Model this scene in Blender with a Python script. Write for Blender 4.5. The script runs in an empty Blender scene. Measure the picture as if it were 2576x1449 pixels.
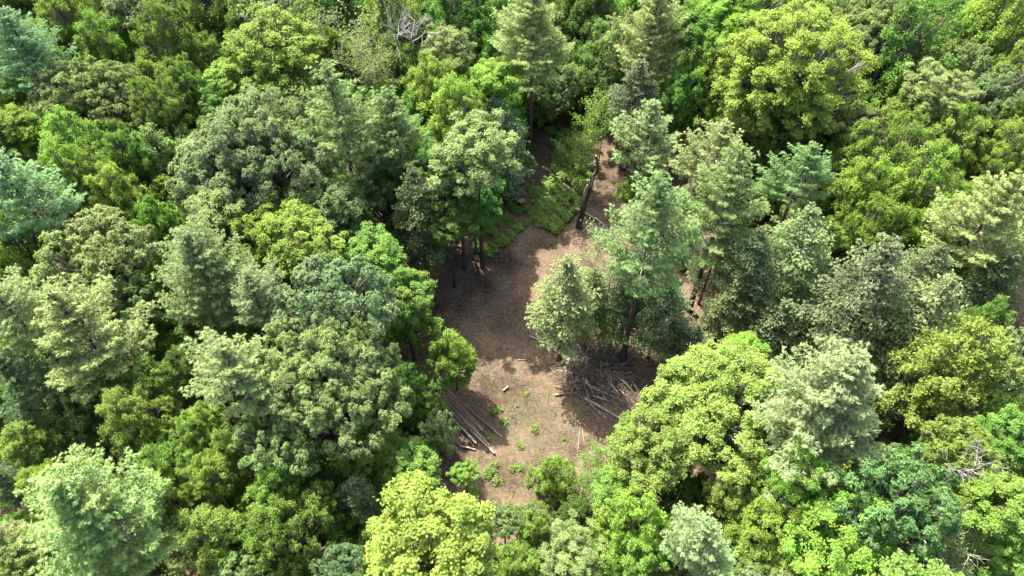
import bpy, math, random
import numpy as np

# ------------------------------------------------------------------ camera, world, sun, exposure
scene = bpy.context.scene
COL = scene.collection
cam_data = bpy.data.cameras.new('camera')
cam = bpy.data.objects.new('camera', cam_data)
COL.objects.link(cam)
cam.location = (0, 0, 62)
cam.rotation_euler = (math.radians(90 - 52), 0, 0)
cam_data.sensor_width = 36
cam_data.lens = 36 * 1803 / 2576
cam_data.clip_end = 2000
scene.camera = cam

SUN_DIR = (-0.33, 0.45, 0.83)          # towards the sun
el = math.asin(SUN_DIR[2] / math.sqrt(sum(c * c for c in SUN_DIR)))
az = math.atan2(SUN_DIR[0], SUN_DIR[1])
world = bpy.data.worlds.new("World")
scene.world = world
world.use_nodes = True
wn = world.node_tree.nodes
sky = wn.new('ShaderNodeTexSky')
sky.sky_type = 'NISHITA'
sky.sun_disc = False
sky.sun_elevation = el
sky.sun_rotation = az
sky.air_density = 1.0
sky.dust_density = 4.0
sky.ozone_density = 0.4
world.node_tree.links.new(sky.outputs[0], wn['Background'].inputs[0])
wn['Background'].inputs[1].default_value = 0.15
from mathutils import Vector
sd = bpy.data.lights.new('sun', 'SUN')
sd.energy = 4.3
sd.angle = math.radians(0.6)
sd.color = (1.0, 0.955, 0.85)
sun = bpy.data.objects.new('sun', sd)
COL.objects.link(sun)
sun.rotation_euler = Vector(SUN_DIR).to_track_quat('Z', 'Y').to_euler()
sun.location = (-30, 40, 90)
scene.view_settings.view_transform = 'Standard'
scene.view_settings.look = 'None'
scene.view_settings.gamma = 1
scene.view_settings.use_curve_mapping = False
scene.view_settings.exposure = 1.78

# ------------------------------------------------------------------ where things stand (metres)
# x, y, height, crown radius, crown half height, kind, colour, label
TREES = [
(-51.99, 67.13, 22, 4.89, 5.62, 'P', 'pineb', 'pale blue-green pine on the left edge below the top left corner'),
(-54.36, 80.29, 17, 3.86, 5.02, 'B', 'olive', 'tall olive tree right of the pale blue-green pine in the top left'),
(-68.03, 91.09, 14, 4.27, 5.56, 'B', 'deep', 'dark green tree in the very top left corner'),
(-49.21, 75.35, 15, 3.23, 4.2, 'B', 'olive', 'olive tree with a narrow tip, second from the top left pine'),
(-46.99, 82.21, 16, 4.42, 3.19, 'O', 'grey', 'pale speckled grey-green oak on the top edge, left quarter'),
(-47.59, 78.7, 14, 2.77, 3.6, 'B', 'green', 'small mid green tree just below the speckled oak on the top edge'),
(-40.4, 74.93, 17, 3.71, 4.83, 'B', 'olived', 'dark olive upright tree below the top edge, left quarter'),
(-38.29, 84.22, 17, 4.87, 6.34, 'B', 'olived', 'wide dark olive tree touching the top edge left of centre'),
(-32.77, 80.33, 16, 3.32, 4.32, 'B', 'olived', 'dark olive tree between the wide top edge tree and the ragged grey hemlock'),
(-36.76, 75.69, 13, 2.73, 3.55, 'B', 'olived', 'low shaded olive tree left of the bright yellow-green maple'),
(-24.22, 76.92, 19, 4.98, 5.98, 'S', 'hem', 'ragged grey hemlock showing bare grey branches at the top edge'),
(-26.16, 69.62, 19, 4.17, 3.54, 'M', 'bright', 'bright yellow-green maple below the ragged grey hemlock'),
(-30.8, 67.21, 16, 2.9, 2.46, 'M', 'bright', 'smaller bright green maple joined to the left of the bright maple'),
(-25.77, 65.74, 15, 3.25, 2.76, 'M', 'brightd', 'yellow-olive maple directly under the bright yellow-green maple'),
(-37.14, 67.83, 15, 2.79, 3.63, 'B', 'green', 'mid green bushy tree above left of the huge grey-green oak'),
(-41.14, 69.03, 15, 2.55, 3.32, 'B', 'olive', 'small olive tree below the dark olive upright tree'),
(-38.75, 63.65, 15, 2.83, 3.67, 'B', 'olive', 'rounded olive tree at the upper left shoulder of the huge oak'),
(-31.6, 64.95, 14, 2.31, 1.96, 'M', 'green', 'low green maple above the huge grey-green oak'),
(-49.0, 63.47, 16, 4.07, 2.93, 'O', 'greyo', 'loose olive-grey oak below the pale blue-green pine'),
(-44.58, 65.21, 16, 3.42, 2.46, 'O', 'greyo', 'loose olive-grey oak with a lighter top, right of its twin'),
(-43.5, 62.63, 14, 3.19, 2.3, 'O', 'greyo', 'low olive-grey oak beside the rounded olive tree'),
(-51.25, 58.57, 16, 3.03, 2.58, 'M', 'brightd', 'rich green tree on the left edge above the frosty conifer'),
(-54.89, 64.39, 15, 2.05, 1.74, 'M', 'brightd', 'small green tree cut by the left edge under the pale pine'),
(-46.26, 58.09, 16, 3.52, 4.58, 'B', 'olivel', 'yellow-olive tree with fine leaves right of the rich green edge tree'),
(-43.31, 52.65, 16, 3.36, 4.37, 'B', 'olivel', 'yellow-green fine-leaved tree beside the frosty conifer'),
(-39.36, 55.89, 16, 2.74, 3.56, 'B', 'green', 'rich green tree against the left side of the huge oak'),
(-39.34, 51.07, 15, 3.23, 4.2, 'B', 'olivel', 'yellow-green tree below left of the huge grey-green oak'),
(-26.51, 52.61, 21, 8.07, 5.81, 'O', 'grey', 'huge domed grey-green oak in the upper left of the forest'),
(-22.34, 54.59, 20, 2.53, 3.04, 'S', 'greyo', 'thin sparse tree with grey twigs at the right shoulder of the huge oak'),
(-26.66, 45.02, 18, 2.81, 2.39, 'M', 'greyl', 'pale green domed maple under the huge grey-green oak'),
(-43.64, 45.72, 22, 4.0, 4.6, 'P', 'pineb', 'frosty blue-green conifer on the left edge at mid height'),
(-45.9, 50.16, 15, 2.75, 4.12, 'H', 'hem', 'dark shaded hemlock beside the frosty blue-green conifer'),
(-46.18, 45.34, 14, 3.67, 4.77, 'B', 'olive', 'olive broadleaf tree below the frosty conifer'),
(-49.1, 47.07, 13, 2.17, 2.82, 'B', 'olived', 'dark olive tree at the left edge under the frosty conifer'),
(-36.12, 41.41, 17, 4.44, 3.19, 'O', 'greyl', 'pale speckled broadleaf tree left of the mid green pine'),
(-34.38, 47.61, 14, 2.6, 3.38, 'B', 'green', 'mid green tree between the yellow-green tree and the pale domed maple'),
(-24.89, 36.6, 22, 4.4, 5.06, 'P', 'pine', 'mid green pine with tiered plumes left of the big clearing oak'),
(-21.63, 43.59, 16, 2.84, 2.41, 'M', 'brightd', 'yellow-green maple left of the brightest small maple'),
(-18.18, 41.78, 17, 3.13, 2.66, 'M', 'bright', 'brightest small maple, lemon green, left of the clearing'),
(-20.22, 34.22, 20, 2.5, 2.87, 'P', 'heml', 'slim pale pine with a whitish bare branch above the big clearing oak'),
(-16.93, 47.67, 16, 3.36, 2.85, 'M', 'teal', 'blue-green maple below the tall pale pine'),
(-16.11, 53.7, 25, 4.31, 7.54, 'Q', 'pine', 'tall pale pine with a long crown at upper centre left'),
(-14.54, 79.31, 18, 4.37, 5.68, 'B', 'olivel', 'yellow-green tree above the dead grey crown'),
(-16.58, 70.64, 16, 2.76, 3.32, 'S', 'greyo', 'sparse olive tree left of the dead grey crown'),
(-7.07, 70.28, 17, 2.94, 2.5, 'M', 'greyl', 'pale round maple right of the dead grey crown'),
(-2.07, 65.52, 17, 2.94, 2.5, 'M', 'bright', 'yellow-green star-leaved maple left of the top centre pine'),
(-8.69, 65.64, 17, 3.2, 4.15, 'B', 'olivel', 'yellow-green upright tree above the darker central pine'),
(-5.86, 60.82, 17, 3.57, 4.64, 'B', 'olivel', 'yellow-green tree left of the silvery hemlock'),
(-1.71, 63.35, 14, 3.79, 5.69, 'H', 'pineb', 'silvery blue-green hemlock leaning into the grassy glade'),
(-3.31, 51.27, 19, 3.66, 3.11, 'M', 'greyl', 'pale green maple with lumpy clumps, upper left rim of the clearing'),
(-4.09, 53.36, 11, 3.29, 2.79, 'M', 'green', 'low drooping green maple hanging over the clearing shade'),
(-6.75, 82.45, 17, 5.11, 6.65, 'B', 'deep', 'deep green tree on the top edge left of the top centre pine'),
(3.51, 73.61, 11, 4.09, 2.95, 'O', 'teal', 'teal-green broadleaf foliage under the top centre pine'),
(10.11, 84.19, 16, 4.31, 5.6, 'B', 'deep', 'dark green tree on the top edge right of the top centre pine'),
(11.67, 74.76, 15, 3.78, 4.91, 'B', 'deept', 'dark tree with pale green tips right of the top centre pine'),
(15.71, 72.01, 22, 5.09, 5.85, 'P', 'pinel', 'pale pine on the top edge left of the great lime maple'),
(14.04, 67.4, 16, 2.87, 4.31, 'H', 'hem', 'grey-green hemlock on the right of the dark glade'),
(10.79, 67.14, 11, 2.43, 2.91, 'S', 'bright', 'thin yellow-green sapling above the broken snag'),
(8.02, 63.31, 9, 2.02, 2.42, 'S', 'bright', 'small airy sapling left of the broken snag top'),
(14.26, 58.73, 17, 3.92, 4.51, 'P', 'pinel', 'soft yellowish pine right of the broken snag'),
(13.08, 57.57, 7, 1.37, 1.78, 'B', 'bright', 'little yellow-green sapling in the gap above the big clearing pine'),
(22.23, 69.69, 17, 3.83, 4.98, 'B', 'olivel', 'mid green upright tree at the left foot of the great lime maple'),
(20.49, 73.32, 18, 2.86, 2.43, 'M', 'green', 'green maple between the pale top pine and the great lime maple'),
(25.19, 75.57, 20, 5.08, 4.32, 'M', 'bright', 'bright yellow-green maple touching the top edge right of centre'),
(32.85, 77.71, 19, 3.93, 3.34, 'M', 'bright', 'bright green maple on the top edge left of the grey-olive oak'),
(29.18, 65.5, 21, 6.74, 5.73, 'M', 'lime', 'great lime-yellow maple in the upper right with pale branches'),
(25.68, 63.15, 15, 3.42, 2.9, 'M', 'bright', 'low yellow-green maple lobe below the great lime maple'),
(43.62, 77.69, 18, 5.74, 4.14, 'O', 'greyo', 'wide grey-olive oak on the top edge at right'),
(40.37, 74.28, 15, 2.95, 2.12, 'O', 'grey', 'small grey oak between the lime maple and the wide grey-olive oak'),
(45.12, 72.36, 17, 5.31, 6.9, 'B', 'green', 'mid green tree below the wide grey-olive oak'),
(57.93, 77.58, 19, 5.13, 6.67, 'B', 'olivel', 'light yellow-green tree near the top right corner'),
(57.14, 69.59, 16, 2.8, 3.64, 'B', 'olivel', 'light green tree on the right edge below the top right corner'),
(51.06, 69.8, 16, 3.06, 2.21, 'O', 'greyo', 'grey-green hazy tree left of the light yellow-green corner tree'),
(44.82, 63.12, 17, 2.66, 2.26, 'M', 'greyl', 'pale round maple at right, under the wide grey-olive oak'),
(52.55, 64.22, 16, 3.63, 2.61, 'O', 'teal', 'teal-green oak on the right edge'),
(37.02, 60.12, 15, 2.86, 2.06, 'O', 'greyo', 'dull grey-green tree right of the great lime maple'),
(44.44, 63.52, 15, 3.73, 4.84, 'B', 'olivel', 'yellowish tree below the pale round maple at right'),
(35.54, 56.96, 15, 3.04, 3.95, 'B', 'olivel', 'yellow-green tree right of the short bushy pine'),
(41.19, 58.03, 15, 3.56, 4.63, 'B', 'olive', 'olive-green tree at the heart of the right-hand olive stand'),
(47.01, 59.36, 15, 3.6, 4.68, 'B', 'olivel', 'light olive tree at the top right of the olive stand'),
(52.39, 61.4, 15, 3.66, 4.76, 'B', 'olivel', 'yellow-olive tree below the teal oak on the right edge'),
(52.31, 56.59, 15, 2.79, 3.62, 'B', 'olivel', 'yellow-olive tree cut by the right edge above the soft pine'),
(35.67, 52.38, 15, 3.15, 4.1, 'B', 'olivel', 'yellow-green tree on the left flank of the olive stand'),
(40.38, 51.64, 16, 3.8, 4.94, 'B', 'olivel', 'broad yellow-green tree left of the soft right pine'),
(35.89, 48.3, 14, 3.31, 4.3, 'B', 'olive', 'green tree above the grey conical hemlock'),
(40.69, 47.47, 14, 3.28, 4.26, 'B', 'olive', 'shaded olive tree left below the soft right pine'),
(27.34, 49.97, 19, 2.98, 3.43, 'P', 'pine', 'short bushy pine right of the tall right-hand pine'),
(29.24, 61.12, 14, 2.92, 3.8, 'B', 'green', 'green tree below the great lime maple, above the short bushy pine'),
(25.78, 43.13, 18, 3.58, 5.37, 'H', 'heml', 'yellowish hemlock with layered sprays right of the tall right-hand pine'),
(40.82, 42.67, 22, 4.08, 4.69, 'P', 'pinel', 'soft rounded pine on the right edge at mid height'),
(29.33, 36.75, 21, 4.24, 6.36, 'H', 'hem', 'grey conical hemlock, large, right of the shady gap'),
(34.49, 37.99, 19, 2.52, 3.78, 'H', 'hem', 'slender grey hemlock right of the large conical one'),
(31.67, 47.99, 10, 1.67, 1.42, 'M', 'bright', 'small bright understory maple between two hemlocks'),
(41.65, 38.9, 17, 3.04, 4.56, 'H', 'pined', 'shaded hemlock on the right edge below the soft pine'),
(44.73, 41.85, 17, 2.48, 3.71, 'H', 'heml', 'hemlock cut by the right edge under the soft rounded pine'),
(34.08, 34.68, 19, 3.64, 5.46, 'H', 'heml', 'pale grey-green hemlock above the olive-yellow round tree'),
(32.53, 32.92, 14, 2.97, 4.46, 'H', 'hem', 'dull grey-green hemlock right of the wide plumed pine'),
(-32.6, 30.9, 22, 4.12, 4.74, 'P', 'pinel', 'silvery pine with yellow-tipped plumes at left centre'),
(-37.13, 31.35, 22, 2.87, 3.3, 'P', 'pinel', 'yellowish pine on the left edge beside the silvery pine'),
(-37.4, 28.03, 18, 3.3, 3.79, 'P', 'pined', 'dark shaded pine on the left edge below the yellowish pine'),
(-33.32, 37.89, 14, 2.74, 1.97, 'O', 'teal', 'dark leafy tree in shade between two pines at left'),
(-19.44, 26.47, 22, 3.04, 3.49, 'P', 'pinel', 'pale rounded pine left of the big clearing oak'),
(-14.0, 33.68, 20, 4.43, 3.19, 'O', 'grey', 'upper crown of grey-green oak leaning over the left rim of the clearing'),
(-12.74, 27.42, 20, 5.41, 3.89, 'O', 'greyl', 'largest grey-green oak, lower crown, on the left rim of the clearing'),
(-12.11, 41.73, 15, 2.82, 2.4, 'M', 'brightg', 'green maple on the clearing rim above the grey-green oak'),
(-9.93, 39.07, 13, 2.63, 2.23, 'M', 'brightg', 'low green maple overhanging the shaded left side of the clearing'),
(-32.07, 28.91, 14, 1.97, 2.56, 'B', 'olive', 'small olive tree below the silvery pine'),
(-28.72, 29.14, 15, 2.32, 3.01, 'B', 'olivel', 'yellow-green tree left of the pale rounded pine'),
(-25.9, 30.88, 14, 1.64, 2.13, 'B', 'olived', 'dark feathery tree touching the pale rounded pine'),
(-35.08, 27.26, 14, 2.67, 3.47, 'B', 'greyo', 'dull grey-olive tree above the great lower left pine'),
(-28.44, 25.39, 16, 2.72, 3.53, 'B', 'olivel', 'broad yellow-green tree right of the dull grey-olive one'),
(-23.65, 25.05, 15, 1.94, 2.53, 'B', 'olivel', 'bright olive tree below the pale rounded pine'),
(-20.67, 23.4, 15, 1.91, 2.48, 'B', 'olivel', 'light olive tree with a round top, lower left'),
(-16.58, 23.2, 16, 2.89, 2.08, 'O', 'greyl', 'pale speckled oak below the largest grey-green oak'),
(-25.07, 21.81, 15, 1.87, 2.43, 'B', 'olive', 'upright olive tree right of the great lower left pine'),
(-21.82, 20.93, 15, 1.93, 2.51, 'B', 'olivel', 'yellow-green tree left of the lumpy bright tree'),
(-17.06, 20.47, 15, 1.92, 2.5, 'B', 'bright', 'lumpy bright green tree in the lower left stand'),
(-24.12, 19.57, 14, 1.68, 2.19, 'B', 'olive', 'round olive tree at the right foot of the great lower left pine'),
(-20.7, 17.3, 15, 2.5, 3.25, 'B', 'olivel', 'broad olive-yellow tree near the bottom edge, left quarter'),
(-16.26, 17.09, 15, 2.65, 3.45, 'B', 'olive', 'dense olive tree left of the big yellow maple'),
(-14.31, 19.84, 13, 1.46, 1.9, 'B', 'olivel', 'small olive-yellow tree above the dense olive tree'),
(-18.92, 14.97, 13, 1.85, 1.33, 'O', 'greyl', 'pale leafy tree on the bottom edge, left quarter'),
(-36.77, 23.95, 14, 2.04, 2.65, 'B', 'olivel', 'yellow-olive tree near the left edge above the great pine'),
(-36.58, 20.94, 14, 1.65, 1.9, 'P', 'pined', 'low shaded conifer on the left edge'),
(-26.34, 16.29, 23, 5.01, 5.77, 'P', 'pinel', 'great pale pine, widest crown, in the lower left corner'),
(-33.26, 15.72, 13, 2.02, 1.45, 'O', 'greyo', 'grey-olive tree at the left foot of the great pale pine'),
(-35.7, 17.3, 13, 1.44, 1.65, 'P', 'pinel', 'pale conifer tip on the left edge near the bottom'),
(-34.05, 20.79, 14, 1.46, 1.89, 'B', 'bright', 'yellow-green tree poking out left of the great pale pine'),
(-6.66, 28.43, 7, 1.63, 2.12, 'B', 'greyl', 'pale grey-green small tree beside the log pile'),
(-11.11, 24.17, 14, 2.4, 3.12, 'B', 'bright', 'yellow-green tree below the largest grey-green oak'),
(-7.29, 22.4, 13, 2.52, 2.14, 'M', 'brightg', 'leafy green tree left of the lower clearing shade'),
(-3.64, 22.82, 10, 0.97, 0.83, 'M', 'bright', 'small yellow-green tree tip poking over the lower clearing shade'),
(-11.4, 20.83, 13, 1.9, 2.85, 'H', 'hem', 'dark grey-green hemlock above the big yellow maple'),
(-5.42, 14.66, 17, 4.35, 3.7, 'M', 'lime', 'big lemon-yellow maple on the bottom edge'),
(-11.35, 14.68, 14, 1.67, 1.2, 'O', 'teal', 'blue-green tree on the bottom edge left of the big yellow maple'),
(3.54, 25.47, 5, 2.04, 2.4, 'B', 'bright', 'round light green sapling at the foot of the clearing'),
(-5.41, 35.68, 9.5, 2.56, 3.33, 'B', 'bright', 'lone bright green sapling standing in the clearing by the log pile'),
(5.98, 24.96, 6, 1.49, 1.78, 'S', 'bright', 'airy light green sapling right of the round sapling'),
(8.1, 25.4, 7, 1.47, 1.77, 'S', 'bright', 'thin light green sapling at the lower right of the clearing'),
(7.01, 22.6, 6, 1.64, 1.96, 'S', 'green', 'loose green sapling on the leaf-strewn lower bank'),
(15.24, 27.65, 17, 5.04, 4.29, 'M', 'limeb', 'big lime maple with white twigs right of the brush pile'),
(18.95, 31.89, 14, 1.88, 1.6, 'M', 'bright', 'green maple behind the right shoulder of the big lime maple'),
(10.62, 23.85, 14, 2.85, 2.42, 'M', 'brightg', 'light green tree below the big lime maple'),
(8.58, 21.41, 11, 2.24, 1.9, 'M', 'brightg', 'green tree right of the thin saplings'),
(8.94, 18.72, 13, 3.15, 4.09, 'B', 'bright', 'broad fresh green tree near the bottom edge, right of centre'),
(5.31, 21.49, 6, 1.65, 2.15, 'B', 'deep', 'dark little bush on the leaf-strewn lower bank'),
(1.83, 20.02, 7, 2.06, 2.68, 'B', 'brightg', 'bright green bush between the big yellow maple and the pale bank'),
(-0.57, 20.38, 7, 1.4, 1.01, 'O', 'greyl', 'pale grey-green bush beside the big yellow maple'),
(4.5, 16.45, 11, 2.11, 1.79, 'M', 'greyl', 'pale green tree on the bottom edge right of centre'),
(0.36, 16.84, 8, 1.87, 2.44, 'B', 'bright', 'yellow-green bush on the bottom edge beside the big yellow maple'),
(8.65, 15.85, 12, 2.41, 3.13, 'B', 'bright', 'light green tree on the bottom edge below the broad fresh one'),
(21.93, 24.08, 24, 4.99, 5.73, 'P', 'pinel', 'wide plumed pine in the lower right with sweeping boughs'),
(20.43, 25.75, 18, 2.16, 2.48, 'P', 'pinel', 'feathery pine partly behind the lime maple and the plumed pine'),
(34.47, 28.9, 19, 4.36, 5.67, 'B', 'olivel', 'round olive-yellow tree in the right lower half'),
(37.84, 29.11, 17, 2.72, 1.96, 'O', 'greyl', 'green leafy tree on the right edge beside the olive-yellow tree'),
(32.49, 22.47, 16, 2.55, 1.84, 'O', 'brightg', 'fresh green tree above the dead white tree'),
(36.87, 23.73, 15, 2.16, 1.84, 'M', 'brightg', 'green tree cut by the right edge in the lower half'),
(25.77, 18.27, 18, 3.49, 2.51, 'O', 'teal', 'blue-green domed oak left of the dead white tree'),
(33.04, 18.79, 16, 2.6, 2.21, 'M', 'bright', 'yellow-green maple right of the dead white tree'),
(34.27, 16.39, 14, 1.86, 1.58, 'M', 'bright', 'yellow-green maple in the bottom right corner'),
(19.65, 20.46, 17, 2.35, 3.06, 'B', 'olivel', 'yellow-olive upright tree left of the blue-green oak'),
(17.97, 23.51, 14, 2.38, 3.09, 'B', 'bright', 'light green tree at the lower rim of the big lime maple'),
(16.44, 20.69, 14, 2.13, 2.77, 'B', 'olivel', 'light olive tree above the pale lower pine'),
(17.82, 17.58, 15, 2.51, 3.26, 'B', 'bright', 'yellow-green tree right of the pale lower pine'),
(22.39, 19.54, 14, 1.18, 1.0, 'M', 'bright', 'little bright tree tucked beside the blue-green oak'),
(12.07, 15.57, 19, 2.92, 3.35, 'P', 'heml', 'pale lower pine near the bottom edge right of centre'),
(21.58, 16.38, 16, 3.25, 2.76, 'M', 'bright', 'broad yellow-green maple near the bottom edge, lower right'),
(19.68, 15.09, 13, 1.86, 1.58, 'M', 'lime', 'yellow maple top on the bottom edge, lower right'),
(24.99, 15.17, 13, 2.16, 1.83, 'M', 'bright', 'light green tree on the bottom edge below the blue-green oak'),
(30.1, 16.5, 14, 2.29, 2.75, 'S', 'greyo', 'thin hazy grey-green tree around the fallen-looking dead limbs'),
(39.93, 34.67, 15, 2.46, 3.2, 'B', 'green', 'green tree right of the pale grey-green hemlock'),
(43.24, 46.15, 12, 2.86, 3.71, 'B', 'olived', 'dark olive tree in the shade below the soft rounded pine'),
(18.25, 51.96, 13, 1.87, 2.81, 'H', 'hem', 'dark thin hemlock between the big clearing pine and the tall right-hand pine'),
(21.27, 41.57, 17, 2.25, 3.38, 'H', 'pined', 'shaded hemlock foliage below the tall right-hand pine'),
(13.84, 39.28, 13, 2.87, 4.31, 'H', 'hem', 'bushy dull green hemlock right of the big clearing pine trunk'),
(20.25, 39.91, 12, 2.36, 3.54, 'H', 'heml', 'sparse pale hemlock beside the leaning trunk'),
(7.75, 41.95, 11, 2.67, 4.01, 'H', 'heml', 'thin wispy hemlock between the round hemlock and the big clearing pine'),
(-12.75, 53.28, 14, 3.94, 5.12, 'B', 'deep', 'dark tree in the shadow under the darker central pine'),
(7.0, 86.55, 13, 3.56, 4.63, 'B', 'deep', 'dark low tree behind the top centre pine'),
(38.51, 73.89, 13, 2.42, 3.15, 'B', 'green', 'small green tree at the right foot of the great lime maple'),
(18.87, 67.6, 14, 3.08, 4.0, 'B', 'green', 'green tree between the soft yellowish pine and the lime maples'),
(-22.05, 84.95, 15, 3.46, 4.5, 'B', 'deep', 'dark green tree on the top edge right of the ragged grey hemlock'),
(17.04, 15.64, 12, 1.75, 1.49, 'M', 'brightg', 'mid green tree on the bottom edge right of the pale lower pine'),
(-7.45, 52.54, 17, 3.55, 4.62, 'B', 'deep', 'dark green tree behind the pale green maple at the clearing rim'),
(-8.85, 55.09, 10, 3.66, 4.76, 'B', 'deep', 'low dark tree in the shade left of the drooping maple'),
(11.3, 41.84, 14, 2.35, 3.52, 'H', 'pined', 'dark inner hemlock under the big clearing pine'),
(7.43, 40.05, 7, 1.92, 2.3, 'S', 'bright', 'small yellow-green sapling at the foot of the sparse hemlock'),
(22.18, 39.86, 13, 2.78, 4.17, 'H', 'hem', 'dull hemlock in shade right of the leaning trunk'),
(24.08, 37.62, 12, 2.98, 4.46, 'H', 'hem', 'low grey-green hemlock in the dark gap above the feathery pine'),
(20.1, 46.19, 12, 2.51, 3.76, 'H', 'heml', 'pale low hemlock left of the tall right-hand pine trunk'),
(-9.27, 32.06, 8, 2.41, 3.14, 'B', 'green', 'small green tree half over the upper left end of the log pile'),
(13.74, 44.64, 14, 2.64, 3.96, 'H', 'hem', 'inner grey-green hemlock half hidden by the big clearing pine'),
(10.17, 40.75, 10, 2.21, 3.31, 'H', 'heml', 'small pale hemlock between the thin dark trunks above the brush pile'),
(16.83, 37.04, 9, 2.16, 3.24, 'H', 'hem', 'low dull hemlock behind the big lime maple'),
(-5.25, 51.18, 17, 2.4, 2.04, 'M', 'green', 'green maple crown behind the low dark tree at the clearing rim'),
(-6.24, 48.69, 13, 2.56, 2.18, 'M', 'deep', 'dark maple overhanging the far shaded corner of the clearing'),
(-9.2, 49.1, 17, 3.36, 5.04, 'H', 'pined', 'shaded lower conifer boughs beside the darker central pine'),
(-9.4, 30.65, 5, 2.24, 2.4, 'B', 'deep', 'dark low bush standing in for shaded ground left of the log pile'),  # bush added where there is only dark green shaded ground
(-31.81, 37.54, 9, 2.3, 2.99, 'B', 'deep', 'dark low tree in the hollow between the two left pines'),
(-3.04, 20.69, 5, 1.28, 1.67, 'B', 'greyl', 'small pale bush at the right edge of the big yellow maple top'),
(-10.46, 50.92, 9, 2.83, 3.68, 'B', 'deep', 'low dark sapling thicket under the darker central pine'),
(4.73, 39.15, 15.9, 3.29, 4.93, 'H', 'heml', 'round pale hemlock standing alone in the clearing above the brush pile'),
(11.15, 39.0, 25.2, 4.12, 6.18, 'Q', 'pine', 'big green pine on the right side of the clearing'),
(18.96, 45.41, 22.6, 3.7, 6.47, 'Q', 'pine', 'tall right-hand pine with a long dense crown beyond the dark gap'),
(19.07, 50.81, 20.8, 2.99, 3.43, 'P', 'pinel', 'soft pale pine with a thin dark trunk, above the tall right-hand pine'),
(2.28, 69.31, 23.5, 4.51, 5.19, 'P', 'pinel', 'top centre pine with its bare dark trunk rising from the glade'),
(-11.48, 55.7, 20.6, 4.12, 4.74, 'P', 'pine', 'darker central pine whose trunk stands at the shaded rim of the clearing'),
(9.19, 41.82, 15.4, 2.46, 2.96, 'S', 'heml', 'sparse hemlock with a thin dark trunk behind the brush pile'),
]
GLADE = [(2.35, 73.55), (10.08, 74.35), (10.65, 67.83), (14.6, 67.1), (14.94, 60.83), (20.29, 58.22), (23.4, 54.47), (24.17, 44.37), (24.23, 36.58), (12.5, 37.97), (12.32, 29.32), (9.73, 25.46), (8.59, 20.49), (3.51, 21.51), (0.07, 21.51), (-5.17, 22.91), (-6.85, 27.35), (-9.17, 28.92), (-11.96, 34.35), (-9.24, 39.38), (-10.14, 45.41), (-14.85, 53.27), (-13.53, 58.22), (-6.48, 58.22), (-0.86, 60.83), (2.1, 67.1)]
FERN = [(4.32, 74.75), (10.16, 75.56), (10.15, 67.83), (9.18, 62.18), (7.19, 59.19), (5.19, 56.32), (2.91, 58.22), (2.78, 63.55), (4.83, 66.37), (5.46, 70.07)]
FERNLOW = [(5.2, 56.63), (1.97, 58.22), (0.09, 55.08), (-2.61, 52.67), (-4.94, 54.47), (-2.25, 58.22), (0.1, 62.86), (2.49, 60.83), (3.89, 59.51)]
FERNSUN = [(2.06, 64.25), (5.47, 63.55), (5.45, 56.94), (2.9, 57.58)]
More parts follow.
